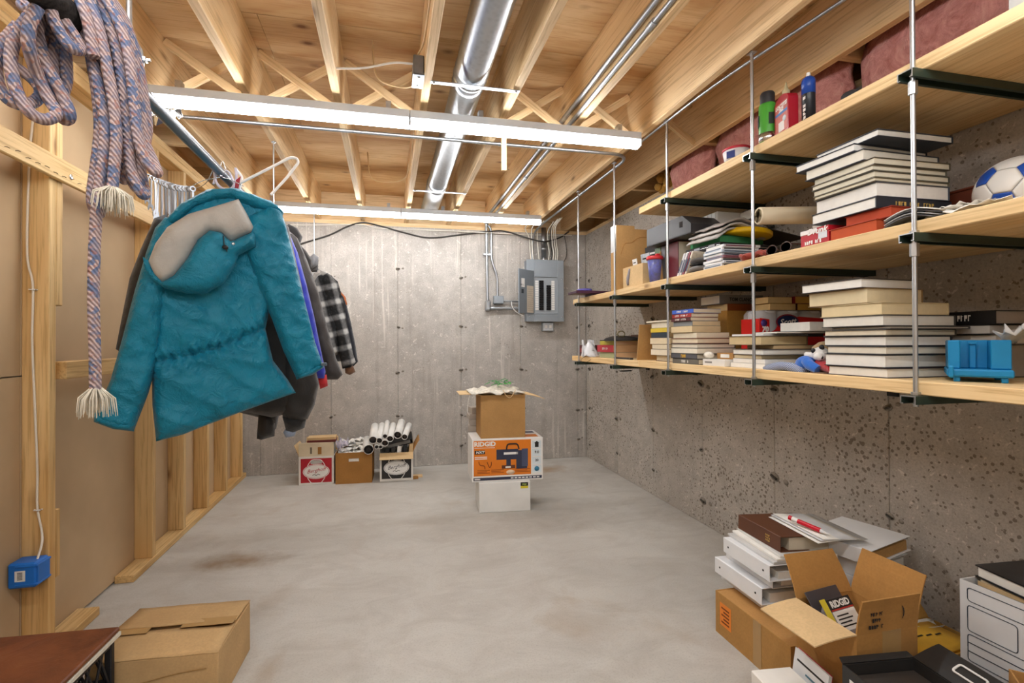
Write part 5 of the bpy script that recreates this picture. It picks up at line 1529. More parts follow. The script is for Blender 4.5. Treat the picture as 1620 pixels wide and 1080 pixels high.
# ------------------------------------------------------------------ things on the shelves
Yp = lambda px, X: at(px, 540, X=X).y
Zp = lambda px, py, X: at(px, py, X=X).z
Xp = lambda px, Y: at(px, 540, Y=Y).x
ORD = ['lowest', 'second', 'third', 'fourth', 'fifth', 'sixth', 'seventh', 'eighth', 'ninth', 'tenth', 'eleventh', 'twelfth']


def book(label, x, y, z, w, l, th_, rz=0, cover='#3a3f4a', pages='#e6dcc8', spine='E', soft=False, group=None, spcol=None, title=None, tcol='#e8e4da', tsz=.6, name='book', tsx=.9):
    """near left corner of the book at (x, y); w along +x, l along +y; spine side N/E/S/W"""
    b = thing(name, label, 'book', (x, y, z), rz, group)
    k = .0012 if soft else .0026
    o = 0 if soft else .0035
    mc = mat(cover, .45, var=.08, key='cover'); mp = mat(pages, .8, var=.035, vs_=45, key='pages')
    cv = MB()
    cv.box(0, w, 0, l, 0, k, ch=.0006); cv.box(0, w, 0, l, th_ - k, th_, ch=.0006)
    cv.build('cover', mc, b)
    x0, x1, y0, y1 = o, w - o, o, l - o
    s = MB()
    if spine == 'E': s.box(w - k, w + .0006, 0, l, k, th_ - k); x1 = w - k
    elif spine == 'W': s.box(-.0006, k, 0, l, k, th_ - k); x0 = k
    elif spine == 'N': s.box(0, w, l - k, l + .0006, k, th_ - k); y1 = l - k
    else: s.box(0, w, -.0006, k, k, th_ - k); y0 = k
    s.build('spine', mat(spcol or cover, .45, var=.08, key='cover'), b)
    MB().box(x0, x1, y0, y1, k + .0002, th_ - k - .0002).build('pages', mp, b)
    if title:
        if spine == 'W': M = face_M((-.0012, l / 2, th_ / 2), (0, -1, 0), (0, 0, 1))
        else: M = face_M((w / 2, -.0012, th_ / 2), (1, 0, 0), (0, 0, 1))
        if title[0] == '#': bars(b, M, int(title[1:]) * .011 * tsx, th_ * tsz * .8, int(title[1:]), mat(tcol, .5, key='title'), seed=int(z * 1e4))
        else: text(title, th_ * tsz, mat(tcol, .5, key='title'), b, M, 0, sx=tsx, bold=.0006)
    return b


def stack(where, x, y, z, items, group):
    n = len(items)
    for i, it in enumerate(items):
        th_, w, l, dx, dy, rz, cover, pages, desc = it[:9]
        kw = it[9] if len(it) > 9 else {}
        pos = 'topmost' if i == n - 1 else ORD[i] if i == 0 else ORD[i] + ' from the bottom'
        book('%s, %s in %s' % (desc, pos, where), x + dx, y + dy, z, w, l, th_, rz, cover, pages, group=group, **kw)
        z += th_ + .0004
    return z


# --- lowest shelf, the big pile of textbooks
BK = '#2b2b2e'
stack('the tall pile beside the blue tray', 1.453, 1.166, Z0, [
    (.030, .245, .205, 0, 0, 0, '#3a2d30', '#ece6da', 'hardcover with white pages'),
    (.040, .25, .208, -.002, .004, .01, BK, '#eae6de', 'thick dark hardcover'),
    (.025, .25, .205, -.004, .0, -.01, '#3b3b3e', '#dfd6c4', 'grey hardcover'),
    (.031, .255, .215, .0, .004, 0, '#2c2c30', '#e9e5dd', 'black hardcover'),
    (.020, .28, .21, -.004, .0, .02, '#4a4640', '#d9cdb6', 'thin cream-paged hardcover'),
    (.009, .30, .20, .0, -.01, -.02, '#56524c', '#cfc6b4', 'very thin book'),
    (.034, .28, .213, -.006, .006, .0, '#45423f', '#e2ddd2', 'white-paged hardcover'),
    (.038, .26, .215, -.004, .012, .0, '#c9b68e', '#dcc9a0', 'yellowed hardcover'),
    (.048, .235, .21, .0, .06, .05, '#8a6f4a', '#dccba6', 'thick yellowed book, askew'),
    (.031, .235, .215, -.012, .068, .07, '#3c3533', '#ebe7df', 'dark hardcover, askew')], 'textbooks in the tall pile')
# --- blue tray with feet, and the books behind it
M_TRAY = mat('#1585bd', .45, var=.06, key='bluetray')
tr = thing('battery_dock', 'bright blue moulded plastic dock standing on small feet on the lowest shelf', 'plastic tray', (1.545, .985, Z0), .64)
MB().box(0, .20, -.085, .105, .012, .030, ch=.004).build('base', M_TRAY, tr)
MB().box(.016, .195, .064, .100, .030, .098, ch=.003).build('side_wall', M_TRAY, tr)
MB().box(.085, .195, -.022, .064, .030, .098, ch=.002).build('back_wall', M_TRAY, tr)
MB().box(.016, .195, -.080, -.022, .030, .098, ch=.003).build('side_wall', M_TRAY, tr)
MB().box(.074, .0848, .012, .034, .030, .090, ch=.003).build('rib', M_TRAY, tr)
MB().box(.068, .0738, .010, .036, .088, .094, ch=.001).build('latch', M_TRAY, tr)
for x in (.02, .17):
    for y in (-.06, .075): MB().box(x - .010, x + .010, y - .010, y + .010, 0, .012, ch=.002).build('foot', M_TRAY, tr)
MB().box(-.012, 0, .085, .100, .010, .038, ch=.003).build('lug', M_TRAY, tr)
tr.scale = (.95, .68, 1.16)
stack('the pile behind the blue tray', 1.775, 1.097, Z0, [
    (.100, .20, .16, 0, 0, 0, '#3b3835', '#a49b8e', 'tall dark book'),
    (.030, .20, .16, 0, .0, .0, '#8a8178', '#ded6ca', 'book with curled cover'),
    (.030, .20, .165, -.01, .01, .02, '#2c2a2a', '#cfcac2', 'grey hardcover'),
    (.042, .19, .165, -.004, .0, -.02, '#1a191a', '#a39689', 'black white-lettered book', dict(spine='W', title='#4', tsz=.55))], 'books behind the tray')
t = thing('cloth_bundle', 'white fluffy cloth lying over the right end of the blue dock', 'cloth', (1.735, 1.0, Z0 + .113))
crumple(-.035, .10, -.07, .06, .012, .045, mat('#efeeec', .9, var=.04, key='fluff'), 'cloth', t, 12, .006, 6, .02)

# --- two piles of paperbacks around the rod
PB = lambda c: c
stack('the nearer paperback pile', 1.445, 2.063, Z0, [
    (.026, .165, .215, .0, .0, .0, '#5d5a52', '#ddd2bb', 'hardcover with grey spine', dict(spine='W', spcol='#6f6a60', title='#6', tsz=.6)),
    (.026, .17, .21, .0, .012, .02, '#3b3c40', '#d9cfb9', 'dark yellow-lettered book', dict(spine='W', spcol='#5a5a5e', title='#4', tcol='#d8a92e', tsz=.8)),
    (.026, .21, .22, -.005, .0, .0, '#8f8a7c', '#e6decb', 'wide cream-paged paperback', dict(soft=True)),
    (.022, .21, .22, -.006, .0, .0, '#55534e', '#e2d8c4', 'wide hardcover'),
    (.026, .205, .215, -.004, .0, .01, '#7c3f30', '#ddcfb3', 'hardcover with tan pages'),
    (.028, .18, .195, .0, .012, .0, '#a08c68', '#e4d9c0', 'cream paperback', dict(soft=True)),
    (.032, .16, .175, -.008, .035, .02, '#b7a57f', '#d9c39a', 'tan paperback', dict(soft=True)),
    (.024, .155, .16, .0, .045, .0, '#9ea3a6', '#d7c29b', 'silver-spined paperback', dict(soft=True, spine='W', spcol='#8b9094')),
    (.018, .155, .16, -.01, .045, .02, '#57262a', '#d8cab0', 'paperback with maroon spine', dict(soft=True, spine='W', title='#9', tsz=.6)),
    (.019, .15, .162, -.008, .042, .0, '#a8352f', '#ddcfb5', 'paperback with red spine', dict(soft=True, spine='W', title='#11', tsz=.6)),
    (.020, .16, .165, -.004, .03, .06, '#3d62c2', '#dfd2b8', 'paperback with blue spine', dict(soft=True, spine='W', title='#9', tsz=.6))], 'paperbacks in the nearer pile')
stack('the farther paperback pile', 1.545, 2.36, Z0, [
    (.034, .17, .20, -.03, .0, .0, '#6b3f2f', '#dccfb6', 'hardcover with tan pages'),
    (.034, .17, .19, -.05, .02, .03, '#6e6a60', '#e2d7c1', 'cream-paged paperback', dict(soft=True)),
    (.028, .17, .18, -.05, .025, .0, '#a5997c', '#ddd0b4', 'short cream paperback', dict(soft=True)),
    (.036, .17, .20, -.05, .02, .02, '#8a5d45', '#dfcfae', 'thick tan paperback', dict(soft=True)),
    (.030, .17, .19, -.05, .03, -.02, '#2c3a46', '#cdb48a', 'dark curled paperback', dict(soft=True, spine='W')),
    (.024, .17, .19, -.05, .03, .0, '#d8bd3c', '#dfd0ac', 'paperback with bright yellow spine', dict(soft=True, spine='W')),
    (.032, .17, .18, -.045, .03, .03, '#b9ab8d', '#e4dac4', 'white-paged paperback', dict(soft=True)),
    (.010, .16, .20, -.05, .04, .08, '#c9c2b4', '#e0d6c0', 'thin booklet', dict(soft=True))], 'paperbacks in the farther pile')
# small pile at the far end
stack('the small pile under the cap', 1.475, 3.0, Z0, [
    (.040, .20, .235, .0, .0, .0, '#a9b088', '#cfa981', 'paperback with pale green spine', dict(soft=True, spine='W')),
    (.048, .20, .24, -.012, .0, .03, '#b8323c', '#cfa67c', 'thick red-spined paperback', dict(soft=True, spine='W', title='#8', tsz=.4)),
    (.028, .20, .235, .0, .0, .0, '#b9b03a', '#d0a988', 'paperback with yellow spine', dict(soft=True, spine='W'))], 'paperbacks at the far end')
t = thing('flat_cap', 'dark flat cap with buckle lying on the small far pile of paperbacks', 'cap', (1.56, 3.07, Z0 + .1175), .2)
MB().lathe([(.11, 0), (.115, .006), (.10, .020), (.06, .032), (0, .036)], 18, M=Matrix.Diagonal((1, 1.2, 1, 1))).build('crown', mat('#2a2522', .8, key='cap'), t)
MB().box(-.14, -.09, -.09, .06, .0, .006, ch=.002).build('brim', mat('#211e1c', .6, key='brim'), t)
MB().tube([(-.06 + .03 * math.cos(a), -.07, .045 + .02 * math.sin(a)) for a in [2 * PI * i / 10 for i in range(11)]], .004, 6).build('buckle', mat('#8c8260', .4, .5, key='buckle'), t)
t = thing('leather_case', 'open brown leather case behind the flat cap', 'case', (1.72, 3.05, Z0))
MB().box(-.05, .15, -.09, .11, 0, .16, ch=.006).build('body', mat('#4a2a1a', .5, key='leather'), t); MB().box(-.05, .15, -.10, -.085, .1, .215, ch=.004, M=Matrix.Rotation(-.1, 4, 'X')).build('lid', mat('#8a5f1f', .4, key='lidlining'), t)
t = thing('plastic_bag', 'crumpled clear plastic bag at the far end of the lowest shelf', 'bag', (1.47, 3.40, Z0))
MB().sphere((0, 0, .035), .05, 16, 10, 0, (.7, 1.3, .7)).build('contents', mat('#8f8a88', .5, var=.5, vs_=30, key='bagfill'), t)
for k in range(4):
    g = [[(.06 * math.cos(a) * (1 - .12 * j) + .02 * noise.noise(Vector((k, j, a * 2))) + (.05 * (j / 5) ** 2 * (-1) ** k) * .4, .09 * math.sin(a) * (1 - .13 * j) + .015 * noise.noise(Vector((k + 5, j, a * 2))) + .03 * j / 5, .004 + j * .024 + .015 * noise.noise(Vector((a * 3, j, k)))) for a in [PI / 2 * k + PI / 2 * i / 5 for i in range(6)]] for j in range(6)]
    MB().sheet(g, .0008).build('film', clear('bag_film', (.93, .93, .95, 1), .12, .55), t)
MB().tube(smooth([(-.02, .0, .01), (-.05, .05, -.02), (-.05, .02, -.05), (-.04, -.06, -.03), (-.02, -.12, .004)]), .0012, 5).build('drawstring', M_CBLK, t)
t = thing('small_box', 'small dark red box at the very end of the lowest shelf', 'box', (1.53, 3.60, Z0)); MB().box(-.05, .07, -.055, .055, 0, .085, ch=.002).build('body', mat('#4a1517', .5, var=.3, vs_=30, key='dkredbox'), t); MB().box(-.0506, -.0501, -.04, .04, .03, .06).build('label', mat('#8a3a36', .5, key='dkredlbl'), t)
t = thing('cardboard_flap', 'tan cardboard sheet leaning between two piles of books', 'cardboard', (1.50, 2.70, Z0 + .001), 0, rot=(.14, 0, .05)); MB().box(-.03, .22, -.003, .003, 0, .215).build('sheet', CARD2, t)
t = thing('grey_sock', 'grey knitted cloth squeezed beside the tilted cardboard', 'cloth', (1.60, 2.80, Z0)); MB().lathe([(.035, 0), (.045, .05), (.04, .12), (.05, .17), (.03, .20), (0, .205)], 12, M=Matrix.Diagonal((1.3, .7, 1, 1))).build('cloth', mat('#77726e', .9, var=.25, vs_=40, bump=.5, key='sock'), t)
t = thing('comb', 'small black ruler lying on the front edge of the lowest shelf', 'ruler', (1.455, 2.85, Z0), .02); MB().box(-.008, .012, -.11, .11, 0, .012, ch=.001).build('bar', mat('#4b453f', .6, var=.4, vs_=60, key='ruler'), t)

# --- cardboard sleeve, towels and what lies on them
t = carton('cardboard_box', 'upright tan cardboard box behind the paperbacks on the lowest shelf', 'box', .13, .18, .268, (1.745, 2.25, Z0), .0, cardboard('#b5853f'))
MB().box(-.062, .062, -.087, .087, .262, .2675).build('flap', cardboard('#b5853f'), t)
stack('the pair on the tan box', 1.69, 2.17, Z0 + .2685, [
    (.036, .20, .16, .0, .0, .0, '#8d4a22', '#d9bf8c', 'paperback with rust spine', dict(soft=True, spine='S')),
    (.046, .26, .16, -.03, .02, .0, '#6f6d69', '#d9cdb6', 'thick hardcover with grey lettered spine', dict(spine='S', spcol='#7d7a75', title='TOM CLANCY', tcol='#1b1b1d', tsz=.55))], 'books on the tan box')
t = thing('paper_towels', 'red and clear pack of paper towel rolls on the lowest shelf', 'paper towels', (1.65, 1.90, Z0 + .0), -.03)
M_TWR = mat('#c9cacd', .7, var=.05, key='towel')
for k in range(3): MB().lathe([(.02, .002), (.058, .002), (.06, .01), (.06, .245), (.055, .252), (.02, .252)], 20, M=Matrix.Translation((.06 + .119 * k, .062, 0))).build('towel_roll', M_TWR, t)
wr_ = MB(); wr_.box(-.004, .362, -.002, .125, .0, .256, ch=.02); wr_.build('film', clear('towel_film', (.8, .8, .83, 1), .2, .28), t)
M_SR = mat('#d3201f', .35, var=.04, key='scottred')
MB().box(-.0052, .36, -.0034, -.0022, .02, .135).build('print_panel', M_SR, t)
MB().prism([(-.005, .13), (.045, .13), (.045, .212), (-.005, .218)], 0, .001, M=Matrix(((1, 0, 0, 0), (0, 0, -1, -.0022), (0, 1, 0, 0), (0, 0, 0, 1)))).build('print_panel', M_SR, t)
MB().prism([(.045, .13), (.36, .13), (.36, .215), (.20, .225), (.10, .20), (.075, .165), (.045, .15)], 0, .001, M=Matrix(((1, 0, 0, 0), (0, 0, -1, -.0022), (0, 1, 0, 0), (0, 0, 0, 1)))).build('print_panel', M_SR, t)
MB().box(-.0056, -.0043, 0.0, .12, .02, .215).build('print_panel', M_SR, t)
ov = [(.14 + .055 * math.cos(a), .20 + .030 * math.sin(a)) for a in [2 * PI * i / 24 for i in range(24)]]
MX = Matrix(((1, 0, 0, 0), (0, 0, -1, -.0034), (0, 1, 0, 0), (0, 0, 0, 1)))
MB().prism([(.14 + 1.12 * (a - .14), .20 + 1.2 * (b_ - .20)) for a, b_ in ov], 0, .0008, M=MX).build('logo_rim', mat('#8f1f2c', .4, key='logorim'), t)
MB().prism(ov, .0009, .0016, M=MX).build('logo_oval', mat('#14264f', .4, key='scottblue'), t)
text('Scott', .040, M_WHITE, t, face_M((.14, -.0056, .20), (1, 0, .1), (-.1, 0, 1)), .25, bold=.0008)
MB().box(.075, .33, -.0046, -.0036, .132, .158).build('print_strip', mat('#2b2620', .5, key='stripblk'), t)
text('CHOOSE', .024, mat('#e5cf7a', .5, key='stripylw'), t, face_M((.17, -.0052, .145), (1, 0, .06), (-.06, 0, 1)), .15, bold=.0006)
MB().lathe([(.016, 0), (.016, .001)], 16, M=Matrix.Translation((.015, -.0045, .195)) @ Matrix.Rotation(PI / 2, 4, 'X')).build('print_dot', mat('#5a3f8a', .4, key='dot'), t)
text('70', .034, M_WHITE, t, face_M((.022, -.0045, .165), (1, 0, 0), (0, 0, 1)), .1, bold=.002)
stack('the left pair on the paper towels', 1.72, 1.92, Z0 + .2565, [
    (.030, .14, .10, .0, .0, .0, '#a9793a', '#d6b983', 'wider tan paperback', dict(soft=True)),
    (.030, .13, .10, -.01, .0, .0, '#b3894a', '#d9bd88', 'tan paperback', dict(soft=True))], 'paperbacks on the towels')
stack('the right pair on the paper towels', 1.865, 1.915, Z0 + .2565, [
    (.031, .135, .11, .0, .0, .03, '#4a2b26', '#cfa450', 'paperback with dark spine', dict(soft=True, spine='W', title='#4', tsz=.5)),
    (.033, .13, .11, -.012, .0, .0, '#8f2430', '#cfa14c', 'paperback with dark red spine', dict(soft=True, spine='W'))], 'paperbacks on the towels')

# --- pile in front of the towels
stack('the pile in front of the paper towels', 1.475, 1.675, Z0, [
    (.020, .26, .20, .0, .0, .0, '#e2e1de', '#eeece7', 'white-edged booklet', dict(soft=True)),
    (.018, .26, .185, .0, .0, .0, '#d2d1ce', '#ebe8e2', 'white booklet', dict(soft=True)),
    (.016, .24, .15, .01, .03, .05, '#9c8564', '#cdbb97', 'thin tan paperback', dict(soft=True)),
    (.024, .25, .18, .0, .01, .0, '#6a6560', '#eae6dd', 'white-paged hardcover'),
    (.016, .22, .15, .06, .02, .0, '#8a5a34', '#d5b98d', 'thin rust paperback', dict(soft=True)),
    (.038, .23, .19, -.005, .015, .02, '#7a6a52', '#cdb68a', 'thick yellowed book'),
    (.008, .25, .16, .01, .02, .12, '#cfd0d2', '#ecebe7', 'thin white magazine', dict(soft=True)),
    (.008, .26, .15, .05, -.01, -.12, '#3a3b3d', '#e4dfd4', 'thin dark magazine', dict(soft=True))], 'books in front of the towels')
book('white book with blue spine lying on the pile in front of the paper towels', 1.615, 1.60, Z0 + .152, .20, .16, .036, -.08, '#e4e3e0', '#f0ede6', 'E', True, 'books in front of the towels', '#1d4a78')
stack('the short pile beside the textbooks', 1.70, 1.50, Z0, [
    (.030, .16, .14, .0, .0, .0, '#2b2a2a', '#9a9590', 'dark hardcover'),
    (.020, .16, .14, .0, .0, .0, '#2d2d30', '#6c6863', 'black book'),
    (.024, .17, .15, -.01, .0, .0, '#33506e', '#eceae5', 'book with white pages'),
    (.012, .18, .15, -.02, .0, .04, '#d9d8d5', '#efede8', 'thin white booklet', dict(soft=True)),
    (.012, .17, .15, .0, .0, -.03, '#e3e2df', '#efede8', 'second thin white booklet', dict(soft=True))], 'short pile')
t = thing('white_box', 'small flat white carton near the front edge of the lowest shelf', 'box', (1.495, 1.95, Z0), .02); MB().box(-.045, .13, -.065, .085, 0, .030, ch=.001).build('body', M_WCARD, t); MB().box(-.0455, -.0452, .02, .07, .012, .02).build('print_line', mat('#8d8a86', .6, key='wprint'), t)
t = thing('tan_box', 'small tan carton on the flat white carton', 'box', (1.565, 1.965, Z0 + .0305), .0); MB().box(-.05, .08, -.055, .055, 0, .028, ch=.001).build('body', CARD, t); MB().box(-.0506, -.0501, -.03, .03, .006, .022).build('label', M_PAPER, t)
t = thing('crumpled_paper', 'crumpled white paper ball beside the small tan carton', 'paper', (1.475, 2.025, Z0 + .0305)); MB().sphere((0, 0, .017), .022, 10, 7, 0, (1, 1.2, .75)).build('ball', mat('#e8e2d4', .8, var=.2, vs_=50, bump=.8, key='crump'), t)
# blue mesh pouch and the soft toys
t = thing('mesh_pouch', 'blue and white mesh pouch on the front of the lowest shelf', 'pouch', (1.462, 1.575, Z0), -.02)
t_ = NT('mesh_fabric'); co = t_.coords(rand=False)
ck = t_.node('ShaderNodeTexChecker'); ck.inputs['Scale'].default_value = 260; ck.inputs[1].default_value = lin('#2e4a86'); ck.inputs[2].default_value = lin('#b9c0cc'); t_.link(co, ck.inputs[0])
M_MESH = t_.out(ck.outputs[0], .7)
MB().sheet([[(x, y, .034 * math.sin(PI * (.12 + .8 * (y + .10) / .20)) * (1 - .2 * (x / .08))) for y in [-.10 + .02 * k for k in range(11)]] for x in (0, .02, .04, .06, .08)], .03).build('pouch', M_MESH, t)
t = thing('stuffed_toy', 'small stuffed toy in blue shirt and red trousers with spotted white head', 'stuffed toy', (1.475, 1.425, Z0), -.1)
M_PB, M_PR, M_PW = fabric('#2367c4', 'toyblue', .85, .4), fabric('#b3161f', 'toyred', .85, .4), fabric('#e4e2df', 'toywhite', .9, .5)
MB().sphere((.01, .07, .030), .036, 14, 9, 0, (.8, 1.2, .8)).build('body', M_PB, t)
MB().tube([(-.005, .05, .04), (-.02, .02, .028), (-.012, -.01, .012)], [.018, .018, .016], 10).build('arm', M_PB, t)
MB().tube([(.02, .02, .03), (.01, -.03, .022), (.0, -.065, .02)], [.02, .02, .018], 10).build('leg', M_PR, t)
MB().sphere((.02, .015, .066), .027, 14, 10, 0, (1, 1.1, .95)).build('head', M_PW, t)
MB().sphere((.0, -.002, .058), .017, 12, 8, 0, (1, 1, .8)).build('muzzle', M_PW, t)
for p, r in (((-.004, .020, .078), .009), ((.0, -.012, .056), .008), ((.012, .0, .090), .010)): MB().sphere(p, r, 8, 6, 0, (.7, 1, 1)).build('spot', M_BLACK, t)
MB().tube([(.02, .045, .06), (.012, .075, .062)], [.012, .010], 8).build('arm', M_PW, t)
MB().tube([(.03, -.02, .065), (.025, -.055, .07)], [.012, .011], 8).build('arm', M_PW, t)
t = thing('tan_ball', 'tan cloth cap behind the small stuffed toy', 'cloth', (1.55, 1.47, Z0)); MB().lathe([(.045, 0), (.048, .05), (.04, .09), (.02, .108), (0, .112)], 14).build('cloth', fabric('#a58a62', 'tancap', .85), t)
t = thing('bar_tray', 'thin brown tray under the stuffed toy', 'tray', (1.462, 1.40, Z0)); MB().box(-.012, .06, -.02, .035, 0, .004).build('tray', mat('#7a6350', .6, key='browntray'), t)

# --- middle shelf: yearbooks
zt_ = stack('the pair under the yearbooks', 1.465, 1.205, Z1, [
    (.042, .26, .165, .0, .0, .0, '#a33a1c', '#b9502a', 'orange-red leather bound book'),
    (.033, .24, .15, .02, -.03, .04, '#9a3018', '#b4472a', 'thinner orange-red bound book')], 'red books')
stack('the big yearbook pile', 1.470, 1.21, zt_ + .0004, [
    (.036, .30, .235, .0, .0, .0, '#2a2d35', '#ece9e2', 'black book with gold spine lettering', dict(spine='S', title='#14', tcol='#c3a55a', tsz=.42, tsx=1.0)),
    (.046, .285, .225, .004, .0, -.01, '#4a4e58', '#e9e5de', 'thick white-paged hardcover'),
    (.014, .30, .22, -.004, .0, .01, '#6d6754', '#d9d1ba', 'thin hardcover'),
    (.021, .30, .225, .0, .004, .0, '#565348', '#dcd5c0', 'thin cream-paged hardcover'),
    (.018, .295, .225, -.004, .006, .0, '#6e6858', '#ddd6c2', 'thin tan-edged hardcover'),
    (.023, .30, .225, .0, .004, -.01, '#5b5446', '#dcd5c1', 'tan hardcover'),
    (.037, .32, .215, -.005, .035, .03, '#3e434d', '#e6e1d4', 'thick cream-paged hardcover, askew'),
    (.026, .32, .22, -.012, .06, .05, '#3c414c', '#eceae4', 'white-paged hardcover, askew'),
    (.023, .30, .225, .01, .0, .0, '#343943', '#eceae5', 'slim dark hardcover')], 'yearbooks')
t = thing('brown_box', 'reddish brown box behind the yearbooks against the wall', 'box', (1.90, 1.30, Z1)); MB().box(-.08, .09, -.26, .42, 0, .15, ch=.003).build('body', mat('#6a3320', .5, key='brownbox'), t); MB().box(-.081, .091, -.261, .421, .151, .159, ch=.002).build('lid', mat('#6a3320', .5, key='brownbox'), t)
t = thing('game_box', 'red and white card game box at the left foot of the yearbook pile', 'game', (1.468, 1.375, Z1), .0)
M_GR = mat('#b11c28', .4, key='gamered')
MB().box(0, .10, 0, .115, 0, .046, ch=.001).build('body', M_GR, t); MB().box(-.001, .101, -.001, .116, .0465, .062, ch=.001).build('lid', mat('#e7e2df', .4, var=.05, key='gamewhite'), t); MB().box(-.0016, .1, -.0015, .045, .0465, .063).build('lid_print', M_GR, t)
text('Drunk', .030, M_WHITE, t, face_M((-.0022, .045, .052), (0, -1, 0), (0, 0, 1)), .3, bold=.0008)
bars(t, face_M((-.0012, .062, .016), (0, -1, 0), (0, 0, 1)), .07, .013, 8, M_WHITE, seed=4)
MB().box(-.0014, -.0008, .005, .04, .022, .044).build('print_panel', mat('#cfd3da', .4, key='gameprint'), t)
rp0, rp1 = Vector((1.522, 1.76, 1.724)), Vector((1.965, 1.66, 1.728))
q = rp1 - rp0
t = thing('paper_roll', 'thick cream paper roll jutting out left of the yearbooks', 'paper roll', rp0)
M = q.to_track_quat('Z', 'Y').to_matrix().to_4x4()
MB().lathe([(.008, .002), (.010, 0), (.034, 0), (.036, .003), (.036, q.length)], 22, M=M).build('roll', mat('#e3d4b6', .8, var=.06, key='creamroll'), t)
for r in (.014, .020, .027): MB().lathe([(r, -.0006), (r + .002, -.0006)], 20, M=M).build('layer', mat('#c9b48c', .8, key='layer'), t)
MB().lathe([(0, .004), (.0085, .004)], 12, M=M).build('core', mat('#8f7a55', .9, key='rollcore'), t)
t = thing('patterned_cloth', 'bit of blue and white patterned paper behind the yearbooks', 'paper', (1.60, 1.50, Z1)); MB().prism([(-.03, .14), (.05, .14), (.05, .24), (.0, .215)], -.002, .002, M=Matrix.Rotation(-.6, 4, 'Z') @ Matrix(((1, 0, 0, 0), (0, 0, -1, 0), (0, 1, 0, 0), (0, 0, 0, 1)))).build('sheet', mat('#b9c2c8', .7, var=.5, vs_=120, key='pattern'), t); MB().box(-.02, .05, -.01, .05, 0, .14, ch=.002).build('box', mat('#cfc9c0', .7, key='patbox'), t)

# football
BC, BR = Vector((1.80, 1.055, Z1 + .101)), .1
ball = thing('football', 'white football with blue pentagons on the middle shelf', 'ball', (BC.x, BC.y, Z1))
ico = bmesh.new(); bmesh.ops.create_icosphere(ico, subdivisions=1, radius=1)
bmesh.ops.recalc_face_normals(ico, faces=ico.faces)
V = [v.co.normalized() for v in ico.verts]; Fc = [[v.index for v in f.verts] for f in ico.faces]
ico.verts.ensure_lookup_table()
Ed = set()
for f in Fc:
    for i in range(3): Ed.add(tuple(sorted((f[i], f[(i + 1) % 3]))))
# icosahedron proper (12 verts)
ico.free()
ph_ = (1 + 5 ** .5) / 2
V = [Vector(p).normalized() for p in ((-1, ph_, 0), (1, ph_, 0), (-1, -ph_, 0), (1, -ph_, 0), (0, -1, ph_), (0, 1, ph_), (0, -1, -ph_), (0, 1, -ph_), (ph_, 0, -1), (ph_, 0, 1), (-ph_, 0, -1), (-ph_, 0, 1))]
mind = min((V[0] - V[i]).length for i in range(1, 12))
nb_ = [[j for j in range(12) if j != i and (V[i] - V[j]).length < mind * 1.05] for i in range(12)]
tris = [(i, j, k) for i in range(12) for j in nb_[i] if j > i for k in nb_[i] if k > j and k in nb_[j]]
R_ = Matrix.Rotation(.5, 3, 'Z') @ Matrix.Rotation(.62, 3, 'X')
V = [R_ @ p for p in V]
def panel(corners, m, nm):
    c = sum(corners, Vector()) / len(corners)
    n = c.normalized(); u = (corners[0] - c).normalized(); w_ = n.cross(u)
    cs = sorted(corners, key=lambda p: math.atan2((p - c).dot(w_), (p - c).dot(u)))
    rings_ = []
    for s in (.965, .93, .8, .6, .35):
        ring = []
        for i in range(len(cs)):
            for k in range(3):
                p = cs[i].lerp(cs[(i + 1) % len(cs)], k / 3)
                p = c.lerp(p, s).normalized()
                ring.append(p * (BR * (1.0 if s < .95 else .985)))
        rings_.append(ring)
    N = len(rings_[0]); v = [p for r in rings_ for p in r] + [n * BR]; f = []
    for a in range(len(rings_) - 1):
        for i in range(N): f.append((a * N + i, a * N + (i + 1) % N, (a + 1) * N + (i + 1) % N, (a + 1) * N + i))
    for i in range(N): f.append(((len(rings_) - 1) * N + i, (len(rings_) - 1) * N + (i + 1) % N, len(v) - 1))
    MB().add([p + Vector((0, 0, .101)) for p in v], f, 0, True).build(nm, m, ball)
MB().sphere((0, 0, .101), BR * .978, 20, 14).build('core', mat('#b9b7b2', .6, key='ballcore'), ball)
M_BALLW, M_BALLB = mat('#e9e8e4', .35, var=.05, key='ballw'), mat('#1f4fae', .3, var=.15, key='ballb')
for i in range(12): panel([V[i].lerp(V[j], 1 / 3) for j in nb_[i]], M_BALLB, 'pentagon')
for (i, j, k) in tris:
    panel([V[a].lerp(V[b_], 1 / 3) for a, b_ in ((i, j), (j, i), (j, k), (k, j), (k, i), (i, k))], M_BALLW, 'hexagon')
t = thing('paper_scraps', 'heap of torn white paper and cards in front of the football', 'papers', (1.47, .98, Z1))
for k in range(5): crumple(-.01 + .012 * k, .10 + .01 * k, -.10 + .05 * k, .04 + .045 * k, .004 + .008 * (k % 3), .018, (M_PAPER, mat('#d8d2c6', .8, key='scrap'))[k % 2], 'sheet', t, 8, .001, k * 3)
t = thing('folded_magazines', 'curled grey magazines beside the black yearbook spine', 'magazines', (1.455, 1.095, Z1))
for k in range(4): MB().sheet([[(x, y, .006 + k * .007 + .018 * math.sin(PI * (y + .06) / .14) ) for y in [-.06 + .02 * j for j in range(8)]] for x in (.0, .05, .10)], .003).build('magazine', mat(('#4a4a4e', '#9a9a9c', '#3c3c40', '#d4d2ce')[k], .4, var=.3, vs_=30, key='mag%d' % k), t)

